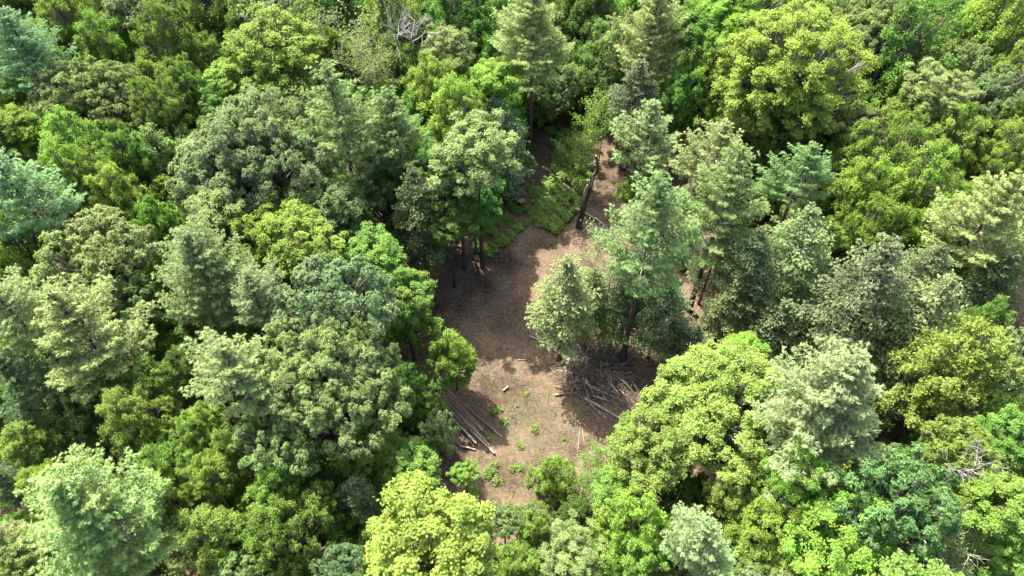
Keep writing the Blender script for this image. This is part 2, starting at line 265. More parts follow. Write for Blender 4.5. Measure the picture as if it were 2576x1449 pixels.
LOGS = [('log', (-7.39, 36.56, 0.2), (-0.97, 30.54, 0.15), 0.11, 0.07, 'long straight pale log along the right edge of the log pile'), ('log', (-7.1, 34.62, 0.3), (-1.62, 28.83, 0.2), 0.17, 0.12, 'thickest weathered log with a whitish top, sticking out of the log pile'), ('log', (-8.72, 35.82, 0.15), (-7.89, 32.98, 0.12), 0.08, 0.08, 'reddish short log at the far left of the log pile'), ('log', (-9.18, 35.16, 0.12), (-7.93, 32.48, 0.1), 0.07, 0.07, 'second reddish log lying left of the log pile'), ('log', (-4.83, 29.62, 0.12), (-3.41, 29.23, 0.1), 0.09, 0.09, 'grey log end lying crosswise below the log pile'), ('log', (4.77, 39.59, 0.5), (8.35, 36.47, 0.35), 0.26, 0.2, 'thick pale log at the foot of the lone hemlock trunk'), ('log', (8.24, 36.57, 0.4), (10.58, 35.17, 0.5), 0.2, 0.12, 'dark continuing log deep inside the brush pile'), ('log', (7.13, 34.53, 0.3), (11.34, 31.53, 0.15), 0.15, 0.1, 'long fallen log below the brush pile'), ('log', (4.17, 35.03, 0.12), (5.71, 35.25, 0.12), 0.1, 0.08, 'short grey log poking left out of the brush pile'), ('log', (1.78, 42.02, 0.15), (4.73, 40.41, 0.2), 0.09, 0.13, 'weathered fallen log left of the lone hemlock'), ('pole', (6.2, 36.27, 0.6), (8.0, 40.53, 1.2), 0.06, 0.04, 'pale thin pole leaning across the brush pile'), ('pole', (7.98, 39.86, 0.9), (9.23, 41.23, 0.8), 0.05, 0.03, 'short pale pole at the top of the brush pile'), ('log', (7.9, 36.79, 0.8), (8.15, 38.26, 1.4), 0.09, 0.12, 'splintered orange-brown log end standing up from the brush pile'), ('pole', (8.37, 37.25, 0.8), (11.45, 38.3, 0.6), 0.06, 0.03, 'thin pole crossing the right of the brush pile'), ('pole', (6.47, 31.54, 0.05), (6.04, 28.5, 0.05), 0.04, 0.02, 'long straight pale stick at the lower end of the clearing'), ('pole', (6.67, 31.67, 0.05), (6.77, 29.7, 0.05), 0.03, 0.02, 'shorter pale stick beside the long straight one'), ('pole', (0.57, 39.16, 0.05), (1.46, 39.16, 0.05), 0.05, 0.04, 'short pale stick lying level in mid clearing'), ('log', (-0.86, 35.53, 0.1), (-0.35, 36.01, 0.12), 0.11, 0.09, 'small white peeled log piece in the middle of the clearing'), ('pole', (-11.51, 51.49, 0.15), (-8.28, 53.49, 0.3), 0.06, 0.03, 'dark slanting pole at the shaded upper left of the clearing'), ('pole', (-8.58, 53.05, 0.12), (-1.94, 52.65, 0.1), 0.07, 0.03, 'long thin pole in the upper clearing shade'), ('pole', (-8.5, 53.26, 0.22), (-2.16, 52.84, 0.15), 0.05, 0.03, 'thin pole lying against the long one in the shade'), ('pole', (-7.52, 51.88, 0.1), (-0.58, 52.43, 0.08), 0.05, 0.02, 'lowest of the thin poles in the upper clearing shade'), ('pole', (-9.05, 54.57, 0.1), (-4.68, 53.8, 0.08), 0.05, 0.02, 'topmost faint pole in the upper clearing shade'), ('log', (7.81, 60.44, 0.2), (9.96, 58.58, 0.3), 0.13, 0.1, 'fallen grey log behind the broken snag'), ('log', (9.96, 58.58, 0.3), (11.24, 57.03, 0.25), 0.1, 0.06, 'tapering end of the fallen grey log beside the bundle of twigs'), ('pole', (6.45, 53.68, 0.08), (8.62, 52.29, 0.1), 0.05, 0.03, 'pale pole above the lone hemlock crown'), ('log', (10.51, 43.16, 0.25), (12.98, 42.82, 0.3), 0.09, 0.07, 'pale log seen between the pine trunks'), ('pole', (12.45, 44.01, 0.5), (12.92, 42.19, 0.2), 0.06, 0.05, 'forked pale stick between the pine trunks'), ('branch', (8.66, 36.47, 0.64), (10.01, 35.45, 1.06), 0.08002261757479043, 0.025, '~'), ('branch', (7.93, 35.93, 0.37), (9.45, 33.09, 0.1), 0.045309164621576505, 0.025, '~'), ('branch', (9.33, 39.95, 0.44), (9.86, 35.39, 0.25), 0.07134878012065651, 0.025, '~'), ('branch', (8.1, 38.34, 0.26), (12.28, 40.15, 0.36), 0.07358507282582366, 0.025, '~'), ('branch', (7.19, 35.97, 0.9), (10.98, 33.75, 0.94), 0.05501228697866623, 0.025, '~'), ('branch', (4.33, 40.08, 0.66), (7.09, 36.39, 0.67), 0.0606973021565866, 0.025, '~'), ('branch', (5.29, 38.24, 0.24), (7.07, 34.19, 0.1), 0.07131753727699516, 0.025, '~'), ('branch', (6.54, 38.93, 0.57), (7.21, 35.33, 1.06), 0.04977867471666577, 0.025, '~'), ('branch', (7.59, 35.52, 0.86), (9.92, 34.57, 0.68), 0.0679264491791696, 0.025, '~'), ('branch', (9.97, 35.62, 0.32), (11.38, 34.87, 0.58), 0.07077160375643485, 0.025, '~'), ('branch', (7.27, 36.34, 0.93), (7.83, 34.55, 1.32), 0.08773687991711725, 0.025, '~'), ('branch', (11.05, 38.58, 0.39), (10.99, 36.58, 0.85), 0.07876197176125743, 0.025, '~'), ('branch', (9.02, 37.44, 0.39), (11.45, 38.0, 0.34), 0.046821881327795745, 0.025, '~'), ('branch', (8.95, 37.36, 0.24), (11.52, 37.85, 0.1), 0.048478352190997755, 0.025, '~'), ('branch', (4.71, 36.58, 0.46), (8.17, 33.48, 0.17), 0.04296697618894622, 0.025, '~'), ('branch', (7.85, 38.37, 0.45), (9.43, 34.9, 0.1), 0.06453338078508715, 0.025, '~'), ('branch', (9.55, 39.21, 0.64), (9.89, 34.42, 1.13), 0.06388809815115211, 0.025, '~'), ('branch', (7.03, 37.02, 0.66), (7.29, 35.45, 0.4), 0.08446502083086853, 0.025, '~'), ('branch', (5.22, 38.3, 0.32), (5.77, 35.95, 0.1), 0.08348547580155999, 0.025, '~'), ('branch', (7.92, 38.42, 0.86), (10.45, 34.25, 1.35), 0.06014810329778314, 0.025, '~'), ('branch', (6.11, 41.29, 0.24), (7.52, 38.17, 0.1), 0.08369031137686403, 0.025, '~'), ('branch', (9.96, 37.79, 0.56), (12.06, 38.68, 0.86), 0.07212469604426516, 0.025, '~'), ('branch', (4.42, 37.51, 0.76), (6.64, 36.83, 1.21), 0.04371902840532717, 0.025, '~'), ('branch', (9.75, 37.64, 0.21), (12.02, 37.95, 0.6), 0.04638163937882344, 0.025, '~'), ('branch', (6.31, 41.75, 0.49), (7.55, 37.7, 0.73), 0.08637404732050086, 0.025, '~'), ('branch', (8.47, 39.17, 0.26), (10.84, 34.86, 0.64), 0.04579449847183494, 0.025, '~'), ('branch', (8.99, 42.58, 0.32), (9.38, 37.27, 0.49), 0.05653215580375089, 0.025, '~'), ('branch', (7.54, 40.26, 0.49), (10.61, 40.02, 0.1), 0.041709157487536584, 0.025, '~'), ('branch', (5.88, 37.89, 0.48), (6.1, 35.6, 0.74), 0.06614931460657555, 0.025, '~'), ('branch', (6.43, 37.28, 0.4), (10.59, 37.11, 0.44), 0.05905790128013219, 0.025, '~'), ('branch', (5.76, 36.53, 0.26), (8.6, 32.8, 0.1), 0.071048086583001, 0.025, '~'), ('branch', (5.42, 38.77, 0.68), (5.29, 35.29, 0.96), 0.04334589355759042, 0.025, '~'), ('branch', (7.86, 34.65, 0.65), (10.45, 33.85, 0.32), 0.08371435760066681, 0.025, '~'), ('branch', (9.75, 37.6, 0.6), (8.2, 34.43, 0.65), 0.08520361684444512, 0.025, '~'), ('log', (-7.51, 35.73, 0.14), (-4.24, 32.55, 0.09), 0.09472647074364582, 0.08390280404491751, ''), ('log', (-6.79, 33.42, 0.6), (-3.31, 29.66, 0.55), 0.10802175497224323, 0.08645632522354695, ''), ('log', (-6.77, 33.36, 0.28), (-4.14, 29.66, 0.23), 0.11972520053686678, 0.05533018989366292, ''), ('log', (-7.61, 33.57, 0.15), (-4.59, 29.48, 0.1), 0.11724980170275481, 0.0537386885515038, ''), ('log', (-6.62, 33.64, 0.12), (-4.43, 31.25, 0.07), 0.13696353007310907, 0.0831909579302991, ''), ('log', (-6.47, 34.74, 0.39), (-3.63, 31.86, 0.34), 0.1256151140894175, 0.08873893588375387, ''), ('log', (-7.13, 33.06, 0.27), (-4.16, 29.84, 0.22), 0.10436668465183901, 0.07396136499566842, ''), ('log', (-6.54, 35.31, 0.25), (-2.62, 31.18, 0.2), 0.10401301510912991, 0.06602640151068953, ''), ('log', (-7.24, 35.69, 0.28), (-2.78, 31.1, 0.23), 0.1018581028599424, 0.08804264467616267, ''), ('log', (-7.23, 35.06, 0.29), (-3.35, 31.27, 0.24), 0.08548035953442623, 0.06031609847648559, ''), ('log', (-6.77, 32.99, 0.43), (-5.26, 30.97, 0.38), 0.0897991767814341, 0.08161769437247487, ''), ('log', (-6.9, 34.91, 0.13), (-2.78, 30.57, 0.08), 0.09899110291091082, 0.05487085052449358, ''), ('log', (-6.91, 32.58, 0.2), (-4.76, 29.98, 0.15), 0.1327088563334209, 0.07877733799258105, ''), ('log', (-6.72, 34.2, 0.43), (-3.43, 30.02, 0.38), 0.08406807171224173, 0.056721387852255896, ''), ('log', (-7.04, 35.76, 0.19), (-2.83, 31.47, 0.14), 0.0816830858343543, 0.0850660779107251, ''), ('log', (-6.99, 32.54, 0.13), (-5.65, 31.38, 0.08), 0.10860221814111735, 0.07874171630508861, ''), ('log', (-6.91, 33.01, 0.35), (-3.54, 29.47, 0.3), 0.13002554529770727, 0.07348908012746405, ''), ('log', (-7.2, 33.15, 0.12), (-3.91, 29.4, 0.07), 0.11791687572538928, 0.06022676216929399, ''), ('log', (-6.43, 35.15, 0.3), (-2.97, 31.19, 0.25), 0.1335917316299835, 0.08533057960973937, ''), ('log', (-6.63, 34.35, 0.48), (-3.12, 30.87, 0.43), 0.109885133289901, 0.07182575220678997, ''), ('log', (-7.35, 34.96, 0.18), (-4.43, 32.21, 0.13), 0.13871100718770313, 0.08306740040328722, ''), ('log', (-7.57, 35.07, 0.14), (-3.59, 30.0, 0.09), 0.10868489535049236, 0.05579452848826119, ''), ('log', (-6.69, 33.58, 0.13), (-3.8, 29.99, 0.08), 0.10473781056420255, 0.08899547936437142, ''), ('log', (-6.33, 34.61, 0.17), (-2.93, 31.37, 0.12), 0.0810767229550823, 0.08548027021801925, ''), ('log', (-7.08, 35.99, 0.17), (-1.62, 31.08, 0.12), 0.09535929185732109, 0.07044479730326413, ''), ('log', (-7.53, 33.3, 0.15), (-5.61, 31.39, 0.1), 0.08995944289276184, 0.05368519327074929, ''), ('log', (-6.79, 33.03, 0.25), (-4.59, 29.98, 0.2), 0.13941849762368272, 0.0566587642113901, ''), ('log', (-6.81, 33.13, 0.44), (-4.6, 30.41, 0.39), 0.08454269945399666, 0.08387158959912047, ''), ('log', (-7.03, 33.23, 0.2), (-5.24, 30.98, 0.15), 0.09968844267842852, 0.08931693368257318, ''), ('log', (-7.15, 34.77, 0.51), (-2.17, 29.61, 0.46), 0.13871799257195191, 0.05229948332107212, ''), ('log', (-6.36, 35.43, 0.18), (-3.94, 32.87, 0.13), 0.1127694369089097, 0.07162474314084982, ''), ('log', (-6.83, 33.73, 0.24), (-3.92, 30.1, 0.19), 0.11442907133635118, 0.05778155086608058, ''), ('log', (-7.02, 34.62, 0.66), (-3.67, 30.86, 0.61), 0.09275662631744028, 0.05107820424967337, ''), ('log', (-6.9, 33.06, 0.32), (-4.65, 29.87, 0.27), 0.10356951437759475, 0.055583508013262534, ''), ('log', (-7.12, 33.94, 0.52), (-4.51, 30.21, 0.47), 0.10510514879739594, 0.05459608147457435, ''), ('log', (-7.08, 33.58, 0.38), (-4.82, 31.2, 0.33), 0.11600553542345865, 0.07396885097610384, ''), ('log', (-7.4, 35.79, 0.23), (-3.46, 31.3, 0.18), 0.10610878739056741, 0.0625749813142277, ''), ('log', (-7.29, 35.19, 0.25), (-2.93, 30.69, 0.2), 0.10010466395249135, 0.07150493116144313, ''), ('log', (-7.17, 34.52, 0.52), (-3.34, 29.73, 0.47), 0.13926508642389032, 0.0557304652187573, ''), ('log', (-6.65, 34.67, 0.45), (-3.96, 31.13, 0.4), 0.1162732765745561, 0.07175273125649116, ''), ('log', (-7.55, 34.14, 0.38), (-5.24, 31.46, 0.33), 0.13757823753168175, 0.08552200649393997, ''), ('log', (-7.23, 33.78, 0.3), (-4.37, 31.13, 0.25), 0.08480243793164176, 0.06697837704089447, ''), ('log', (-6.88, 35.82, 0.23), (-2.14, 30.44, 0.18), 0.1399151367365641, 0.05042364862211029, ''), ('log', (-7.53, 33.21, 0.11), (-4.82, 29.65, 0.06), 0.11063731194691076, 0.07197158755715985, ''), ('log', (-7.54, 35.6, 0.27), (-2.88, 31.12, 0.22), 0.0966250552831376, 0.07348988461057826, ''), ('log', (-7.14, 33.14, 0.19), (-5.54, 31.41, 0.14), 0.09825363289990792, 0.06437174408543672, ''), ('log', (-6.86, 35.02, 0.35), (-3.11, 30.92, 0.3), 0.11265240074361227, 0.07322397129474992, ''), ('log', (-7.28, 34.88, 0.32), (-2.34, 30.05, 0.27), 0.09824204601071532, 0.06265081791809951, ''), ('log', (-7.34, 34.01, 0.25), (-4.57, 30.48, 0.2), 0.13180232892916563, 0.08190016087808125, ''), ('log', (-6.8, 33.27, 0.54), (-4.87, 30.9, 0.49), 0.08015696058104746, 0.07620582779753654, ''), ('log', (-7.17, 34.71, 0.6), (-5.01, 32.08, 0.55), 0.09743869282653794, 0.05356179545631967, ''), ('log', (-7.5, 35.63, 0.29), (-3.49, 31.5, 0.24), 0.13849109085230327, 0.06372684315097338, ''), ('log', (-6.91, 33.49, 0.6), (-4.46, 30.78, 0.55), 0.1059663620081975, 0.07923495504000444, ''), ('log', (-7.56, 34.54, 0.38), (-4.22, 30.75, 0.33), 0.12426438466434939, 0.08031891492053087, ''), ('log', (-6.88, 35.79, 0.27), (-1.81, 31.25, 0.22), 0.13286711590390313, 0.08919979617276086, ''), ('log', (-6.43, 34.91, 0.34), (-3.96, 32.42, 0.29), 0.09708004778195384, 0.06340840117172611, ''), ('log', (-7.03, 32.66, 0.16), (-5.07, 29.69, 0.11), 0.10128128063250201, 0.06687801165570045, ''), ('log', (-6.64, 33.68, 0.4), (-4.02, 30.67, 0.35), 0.12450916547298158, 0.0612190071335744, ''), ('log', (-7.37, 33.45, 0.27), (-4.63, 29.88, 0.22), 0.12749507269375726, 0.08879964813295749, ''), ('log', (-6.38, 35.27, 0.19), (-2.3, 31.26, 0.14), 0.12013116051325712, 0.06017356651783017, ''), ('log', (-7.4, 35.22, 0.28), (-3.89, 31.69, 0.23), 0.08269536972137154, 0.08274576760310792, ''), ('log', (-7.2, 35.7, 0.13), (-2.57, 30.95, 0.08), 0.10646123160918522, 0.07885888270632717, '')]
SNAG = [(7.85, 57.45, 0.0), (8.13, 57.7, 2.54), (8.34, 57.7, 4.46), (8.61, 57.7, 6.07), (8.82, 57.5, 7.99), (9.2, 57.6, 9.06), (9.17, 57.7, 9.93), (8.87, 57.7, 10.88)]
SNAGFORK = [(8.25, 57.7, 3.95), (8.05, 57.4, 5.07), (8.01, 57.3, 6.09), (8.23, 57.2, 7.09)]
STUMP = (1.1, 61.17, 0.0)
ROOTS = (-8.65, 48.55, 0.0)
BRUSH = (8.48, 37.73, 0.0)
BRUSH2 = (9.52, 35.9, 0.0)
TWIGS = (10.59, 57.26, 0.0)
DEADA = (-11.32, 70.95, 13.0)
DEADB = (31.2, 20.56, 13.0)
DEADC = (29.36, 16.76, 10.0)
LEAN = (18.96, 44.89, -0.0)
PLANTS = [(-1.93, 27.16), (-1.37, 26.21), (-2.28, 26.78), (-1.57, 27.74), (1.51, 26.02), (-3.32, 25.16), (0.46, 33.91), (-1.27, 33.48), (-1.85, 33.26), (1.45, 35.23), (0.82, 29.52), (4.94, 30.33), (1.82, 23.09), (2.68, 22.74), (3.39, 22.91), (0.42, 23.63), (0.07, 27.35), (2.15, 31.36), (-0.69, 32.2), (-2.17, 30.33), (-3.67, 30.21), (0.8, 27.35), (1.34, 26.59), (0.62, 27.74), (2.21, 25.09)]
STONES = [(3.6, 22.14), (3.77, 21.93), (4.01, 21.76), (3.47, 22.28), (4.27, 21.58), (4.47, 21.27), (4.67, 21.17), (3.2, 22.35), (3.69, 21.69)]
ROCKL = [(-36.0, 39.38), (-35.45, 39.15), (-36.39, 39.58), (-35.02, 38.81), (-35.66, 38.91)]
LIT = [(-1.56, 40.84), (4.62, 41.33), (5.92, 34.79), (6.83, 30.54), (7.81, 28.53), (3.39, 28.53), (0.07, 26.59), (-0.3, 30.54), (-2.65, 34.79), (-3.57, 39.38)]


# ------------------------------------------------------------------ materials
def newmat(name):
    m = bpy.data.materials.new(name); m.use_nodes = True
    nt = m.node_tree
    return m, nt, nt.nodes, nt.links, nt.nodes['Principled BSDF'], nt.nodes['Material Output']

def leaf_material(name, trans=0.5, rough=0.62, spec=0.2, tint=(1.15, 1.2, 0.7), fixed=None):
    m, nt, n, l, bs, out = newmat(name)
    oi = n.new('ShaderNodeObjectInfo')
    at = n.new('ShaderNodeAttribute'); at.attribute_name = 'leaf'
    tc = n.new('ShaderNodeTexCoord')
    nz = n.new('ShaderNodeTexNoise'); nz.inputs['Scale'].default_value = 0.7; nz.inputs['Detail'].default_value = 7; nz.inputs['Roughness'].default_value = 0.72
    l.new(tc.outputs['Object'], nz.inputs['Vector'])
    hs = n.new('ShaderNodeHueSaturation')
    mh = n.new('ShaderNodeMapRange'); mh.inputs[1].default_value = 0.3; mh.inputs[2].default_value = 0.7
    mh.inputs[3].default_value = 0.480; mh.inputs[4].default_value = 0.520
    l.new(nz.outputs['Fac'], mh.inputs[0]); l.new(mh.outputs[0], hs.inputs['Hue'])
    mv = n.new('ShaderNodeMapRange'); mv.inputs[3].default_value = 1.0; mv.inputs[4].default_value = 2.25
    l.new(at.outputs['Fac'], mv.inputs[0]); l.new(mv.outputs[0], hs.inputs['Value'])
    if fixed: hs.inputs['Color'].default_value = (*fixed, 1)
    else: l.new(oi.outputs['Color'], hs.inputs['Color'])
    l.new(hs.outputs['Color'], bs.inputs['Base Color'])
    bs.inputs['Roughness'].default_value = rough
    bs.inputs['Specular IOR Level'].default_value = spec
    tr = n.new('ShaderNodeBsdfTranslucent')
    mul = n.new('ShaderNodeMix'); mul.data_type = 'RGBA'; mul.blend_type = 'MULTIPLY'
    mul.inputs[0].default_value = 1; mul.inputs[7].default_value = (*tint, 1)
    l.new(hs.outputs['Color'], mul.inputs[6]); l.new(mul.outputs[2], tr.inputs['Color'])
    mx = n.new('ShaderNodeMixShader'); mx.inputs[0].default_value = trans
    l.new(bs.outputs[0], mx.inputs[1]); l.new(tr.outputs[0], mx.inputs[2])
    l.new(mx.outputs[0], out.inputs['Surface'])
    return m

def bark_material(name, c0, c1, scale=(9, 9, 1.2), rough=0.9):
    m, nt, n, l, bs, out = newmat(name)
    tc = n.new('ShaderNodeTexCoord'); mp = n.new('ShaderNodeMapping'); mp.inputs['Scale'].default_value = scale
    nz = n.new('ShaderNodeTexNoise'); nz.inputs['Scale'].default_value = 1.0; nz.inputs['Detail'].default_value = 6
    nz.inputs['Roughness'].default_value = 0.7
    l.new(tc.outputs['Object'], mp.inputs[0]); l.new(mp.outputs[0], nz.inputs['Vector'])
    cr = n.new('ShaderNodeValToRGB')
    cr.color_ramp.elements[0].position = 0.35; cr.color_ramp.elements[0].color = (*c0, 1)
    cr.color_ramp.elements[1].position = 0.66; cr.color_ramp.elements[1].color = (*c1, 1)
    l.new(nz.outputs['Fac'], cr.inputs[0]); l.new(cr.outputs[0], bs.inputs['Base Color'])
    bp = n.new('ShaderNodeBump'); bp.inputs['Strength'].default_value = 0.6; bp.inputs['Distance'].default_value = 0.03
    l.new(nz.outputs['Fac'], bp.inputs['Height']); l.new(bp.outputs[0], bs.inputs['Normal'])
    bs.inputs['Roughness'].default_value = rough
    bs.inputs['Specular IOR Level'].default_value = 0.2
    return m

M = {}
M['leaf'] = leaf_material('broad_leaf')
M['needle'] = leaf_material('conifer_needle', trans=0.4, rough=0.6, spec=0.2, tint=(1.15, 1.2, 0.8))
M['fern'] = leaf_material('fern_leaf', trans=0.4, tint=(1.3, 1.3, 0.5))
M['dry_leaf'] = leaf_material('dry_leaf', trans=0.1, tint=(1, 1, 1), fixed=(0.145, 0.105, 0.075))
M['bark'] = bark_material('dark_bark', (0.035, 0.028, 0.022), (0.12, 0.095, 0.075))
M['limb'] = bark_material('grey_limb', (0.09, 0.083, 0.07), (0.26, 0.24, 0.21), (3, 3, 3))
M['dead'] = bark_material('bleached_dead_wood', (0.2, 0.185, 0.165), (0.42, 0.39, 0.35), (3, 3, 3))
M['snag'] = bark_material('charred_snag_bark', (0.02, 0.017, 0.015), (0.10, 0.08, 0.065), (5, 5, 0.7))
M['logpale'] = bark_material('weathered_log_wood', (0.17, 0.13, 0.10), (0.47, 0.42, 0.35), (6, 6, 6))
M['logdark'] = bark_material('dark_or_shaded_log_bark', (0.05, 0.035, 0.028), (0.21, 0.16, 0.125), (6, 6, 6))
M['logbrown'] = bark_material('brown_log_bark', (0.10, 0.07, 0.05), (0.33, 0.25, 0.18), (6, 6, 6))
M['logred'] = bark_material('reddish_log_bark', (0.13, 0.06, 0.035), (0.32, 0.19, 0.12), (6, 6, 6))
M['cut'] = bark_material('cut_wood', (0.30, 0.21, 0.12), (0.48, 0.37, 0.24), (12, 12, 12))
M['twig'] = bark_material('brush_twig', (0.04, 0.03, 0.023), (0.30, 0.23, 0.18), (2, 2, 2))
M['stone'] = bark_material('grey_stone', (0.2, 0.19, 0.17), (0.42, 0.4, 0.37), (4, 4, 4))

# ------------------------------------------------------------------ mesh helpers
class MB:
    """collects quads (n,4,3) with one material index and one leaf value per quad"""
    def __init__(s): s.q = []; s.m = []; s.a = []; s.sm = []
    def quads(s, q, mi=0, a=0.5, smooth=False):
        n = len(q); s.q.append(np.asarray(q, dtype=np.float32)); s.m.append(np.full(n, mi, dtype=np.int32))
        s.a.append(np.broadcast_to(np.asarray(a, dtype=np.float32), (n,)).copy()); s.sm.append(np.full(n, smooth))
    def tube(s, pts, rad, sides=6, mi=0, cap=None, rng=None, wob=0.0):
        pts = np.asarray(pts, float); rad = np.broadcast_to(np.asarray(rad, float), (len(pts),))
        d = np.gradient(pts, axis=0); d /= np.linalg.norm(d, axis=1)[:, None] + 1e-9
        ref = np.array([0, 0, 1.]) if abs(d[0][2]) < 0.8 else np.array([1., 0, 0])
        rings = []
        for p, t, r in zip(pts, d, rad):
            u = np.cross(t, ref); u /= np.linalg.norm(u) + 1e-9; v = np.cross(t, u)
            a = np.arange(sides) * 2 * math.pi / sides
            k = 1 + (rng.uniform(-wob, wob, sides) if rng is not None and wob else 0)
            rings.append(p + (np.cos(a) * r * k)[:, None] * u + (np.sin(a) * r * k)[:, None] * v)
        R = np.array(rings)
        q = np.stack([R[:-1], np.roll(R[:-1], -1, 1), np.roll(R[1:], -1, 1), R[1:]], 2).reshape(-1, 4, 3)
        s.quads(q, mi, 0.5, True)
        if cap is not None:
            for ring, c in ((R[0], pts[0]), (R[-1], pts[-1])):
                cc = np.repeat(c[None], sides, 0)
                s.quads(np.stack([cc, ring, np.roll(ring, -1, 0), cc + (np.roll(ring, -1, 0) - cc) * 0.02], 1), cap)
    def mesh(s, name, mats):
        Q = np.concatenate(s.q); n = len(Q)
        me = bpy.data.meshes.new(name)
        me.vertices.add(n * 4); me.vertices.foreach_set('co', Q.reshape(-1))
        me.loops.add(n * 4); me.loops.foreach_set('vertex_index', np.arange(n * 4, dtype=np.int32))
        me.polygons.add(n); me.polygons.foreach_set('loop_start', np.arange(0, n * 4, 4, dtype=np.int32))
        me.polygons.foreach_set('loop_total', np.full(n, 4, dtype=np.int32))
        me.polygons.foreach_set('material_index', np.concatenate(s.m))
        at = me.attributes.new('leaf', 'FLOAT', 'FACE'); at.data.foreach_set('value', np.concatenate(s.a))
        for m in mats: me.materials.append(m)
        me.update(calc_edges=True)
        return me

def norm(v): return v / (np.linalg.norm(v, axis=-1, keepdims=True) + 1e-9)

def leaf_quads(c, n, L, W, rng, d=None, fold=0.25):
    """folded rhombic leaves: centres c, normals n, long axis along d (or random)"""
    N = len(c)
    if d is None: d = rng.normal(size=(N, 3))
    d = d - n * np.sum(d * n, 1, keepdims=True); d = norm(d)
    w = np.cross(n, d)
    L = np.broadcast_to(L, (N,))[:, None]; W = np.broadcast_to(W, (N,))[:, None]
    return np.stack([c - d * L * .5, c + w * W * .5 + n * W * fold, c + d * L * .5, c - w * W * .5 + n * W * fold], 1)

def obj(name, mesh, parent=None, loc=None):
    o = bpy.data.objects.new(name, mesh); COL.objects.link(o)
    if parent: o.parent = parent
    if loc is not None: o.location = loc
    return o
def tag(o, label=None, cat=None, group=None, kind=None):
    for k, v in (('label', label), ('category', cat), ('group', group), ('kind', kind)):
        if v: o[k] = v
    return o

# ------------------------------------------------------------------ tree crowns (origin at crown centre)
def fib(n, rng, lo=-0.55):
    i = np.arange(n) + 0.5
    z = 1 - (1 - lo) * i / n
    ph = i * 2.39996 + rng.uniform(0, 6.28)
    r = np.sqrt(1 - z * z)
    return np.stack([r * np.cos(ph), r * np.sin(ph), z], 1)

def uneven(rng, k=7, amp=0.16):
    dirs = norm(rng.normal(size=(k, 3))); am = rng.uniform(-amp, amp, k) * 1.6
    return lambda d: 1 + np.sum(am * np.exp(4 * (d @ dirs.T - 1)), 1)

def lobed_crown(seed, R, asp, nlobe, lobe_r, nsub, nleaf, L, W, style, lo=-0.5, holes=0.06):
    rng = np.random.default_rng(seed)
    mb = MB(); br = MB()
    dirs = norm(fib(nlobe, rng, lo) + rng.normal(size=(nlobe, 3)) * 0.13)
    f = uneven(rng, 9, .26)
    rr = R * f(dirs) * rng.uniform(0.6, 1.04, nlobe)
    cen = dirs * rr[:, None] * np.array([1, 1, asp])
    if style == 'B':      # pointed top
        pk = rng.uniform(.2, .5)
        cen[:, :2] *= (1 - pk * np.clip(dirs[:, 2:3], -.2, 1)); cen[:, 2] *= 1 + .12 * (dirs[:, 2] > .6)
    keep = rng.random(nlobe) > holes
    # inner, lower lobes for depth
    ni = nlobe // 3
    d2 = norm(rng.normal(size=(ni, 3)) * [1, 1, .6]); c2 = d2 * R * rng.uniform(.25, .6, ni)[:, None] * np.array([1, 1, asp])
    cen = np.concatenate([cen[keep], c2])
    lr = lobe_r * rng.uniform(0.65, 1.25, len(cen))
    base = np.array([0, 0, -R * asp * 0.95])
    for c, r in zip(cen, lr):
        out = norm(c + np.array([0, 0, R * asp * .7]))
        # limb to this lobe
        mid = base + (c - base) * 0.5 + np.array([0, 0, -.12 * R]) + rng.normal(size=3) * .1 * R
        t = np.linspace(0, 1, 5)[:, None]
        path = (1 - t) ** 2 * base + 2 * t * (1 - t) * mid + t * t * (c + out * r * .5)
        br.tube(path, np.linspace(.03 * R, .006 * R, 5) * rng.uniform(.6, 1), 4)
        for _ in range(3):
            e = c + norm(out + rng.normal(size=3) * .7) * r * (1.4 if rng.random() < .13 else 1.0)
            br.tube([path[3], (path[3] + e) / 2 + rng.normal(size=3) * .05, e], [.012 * R, .008 * R, .003 * R], 3)
        # sub clumps on the lobe
        sdir = norm(rng.normal(size=(nsub, 3)) + out * 0.9 + np.array([0, 0, .35]))
        sc = c + sdir * r * np.array([1, 1, .78 if style != 'B' else 1.15]) * rng.uniform(.55, 1.05, (nsub, 1))
        val_l = rng.uniform(-.2, .2)
        N = nsub * nleaf
        P = np.repeat(sc, nleaf, 0); SD = np.repeat(sdir, nleaf, 0)
        if style == 'M':      # flat layered plates
            off = rng.normal(size=(N, 3)) * np.array([.2, .2, .07]) * r / .9 * 1.05
            n = norm(SD * .35 + np.array([0, 0, .8]) + rng.normal(size=(N, 3)) * .45)
            q = leaf_quads(P + off, n, L * rng.uniform(.7, 1.25, N), W * rng.uniform(.7, 1.2, N), rng)
        elif style == 'O':    # star-like rosettes
            rd = norm(rng.normal(size=(N, 3)) + SD * .45)
            off = rd * rng.uniform(.04, .3, (N, 1)) * r / .9
            n = norm(SD + rng.normal(size=(N, 3)) * .55 + np.array([0, 0, .3]))
            q = leaf_quads(P + off, n, L * rng.uniform(.7, 1.25, N), W * rng.uniform(.7, 1.2, N), rng, d=rd)
        else:                 # fine upright sprays
            off = rng.normal(size=(N, 3)) * np.array([.15, .15, .24]) * r / .9
            n = norm(SD * .5 + rng.normal(size=(N, 3)) * .7 + np.array([0, 0, .35]))
            q = leaf_quads(P + off, n, L * rng.uniform(.6, 1.3, N), W * rng.uniform(.7, 1.2, N), rng)
        a = .5 + val_l + np.repeat(rng.uniform(-.16, .16, nsub), nleaf) + rng.uniform(-.22, .22, N)
        mb.quads(q, 0, np.clip(a, 0, 1))
    return mb, br

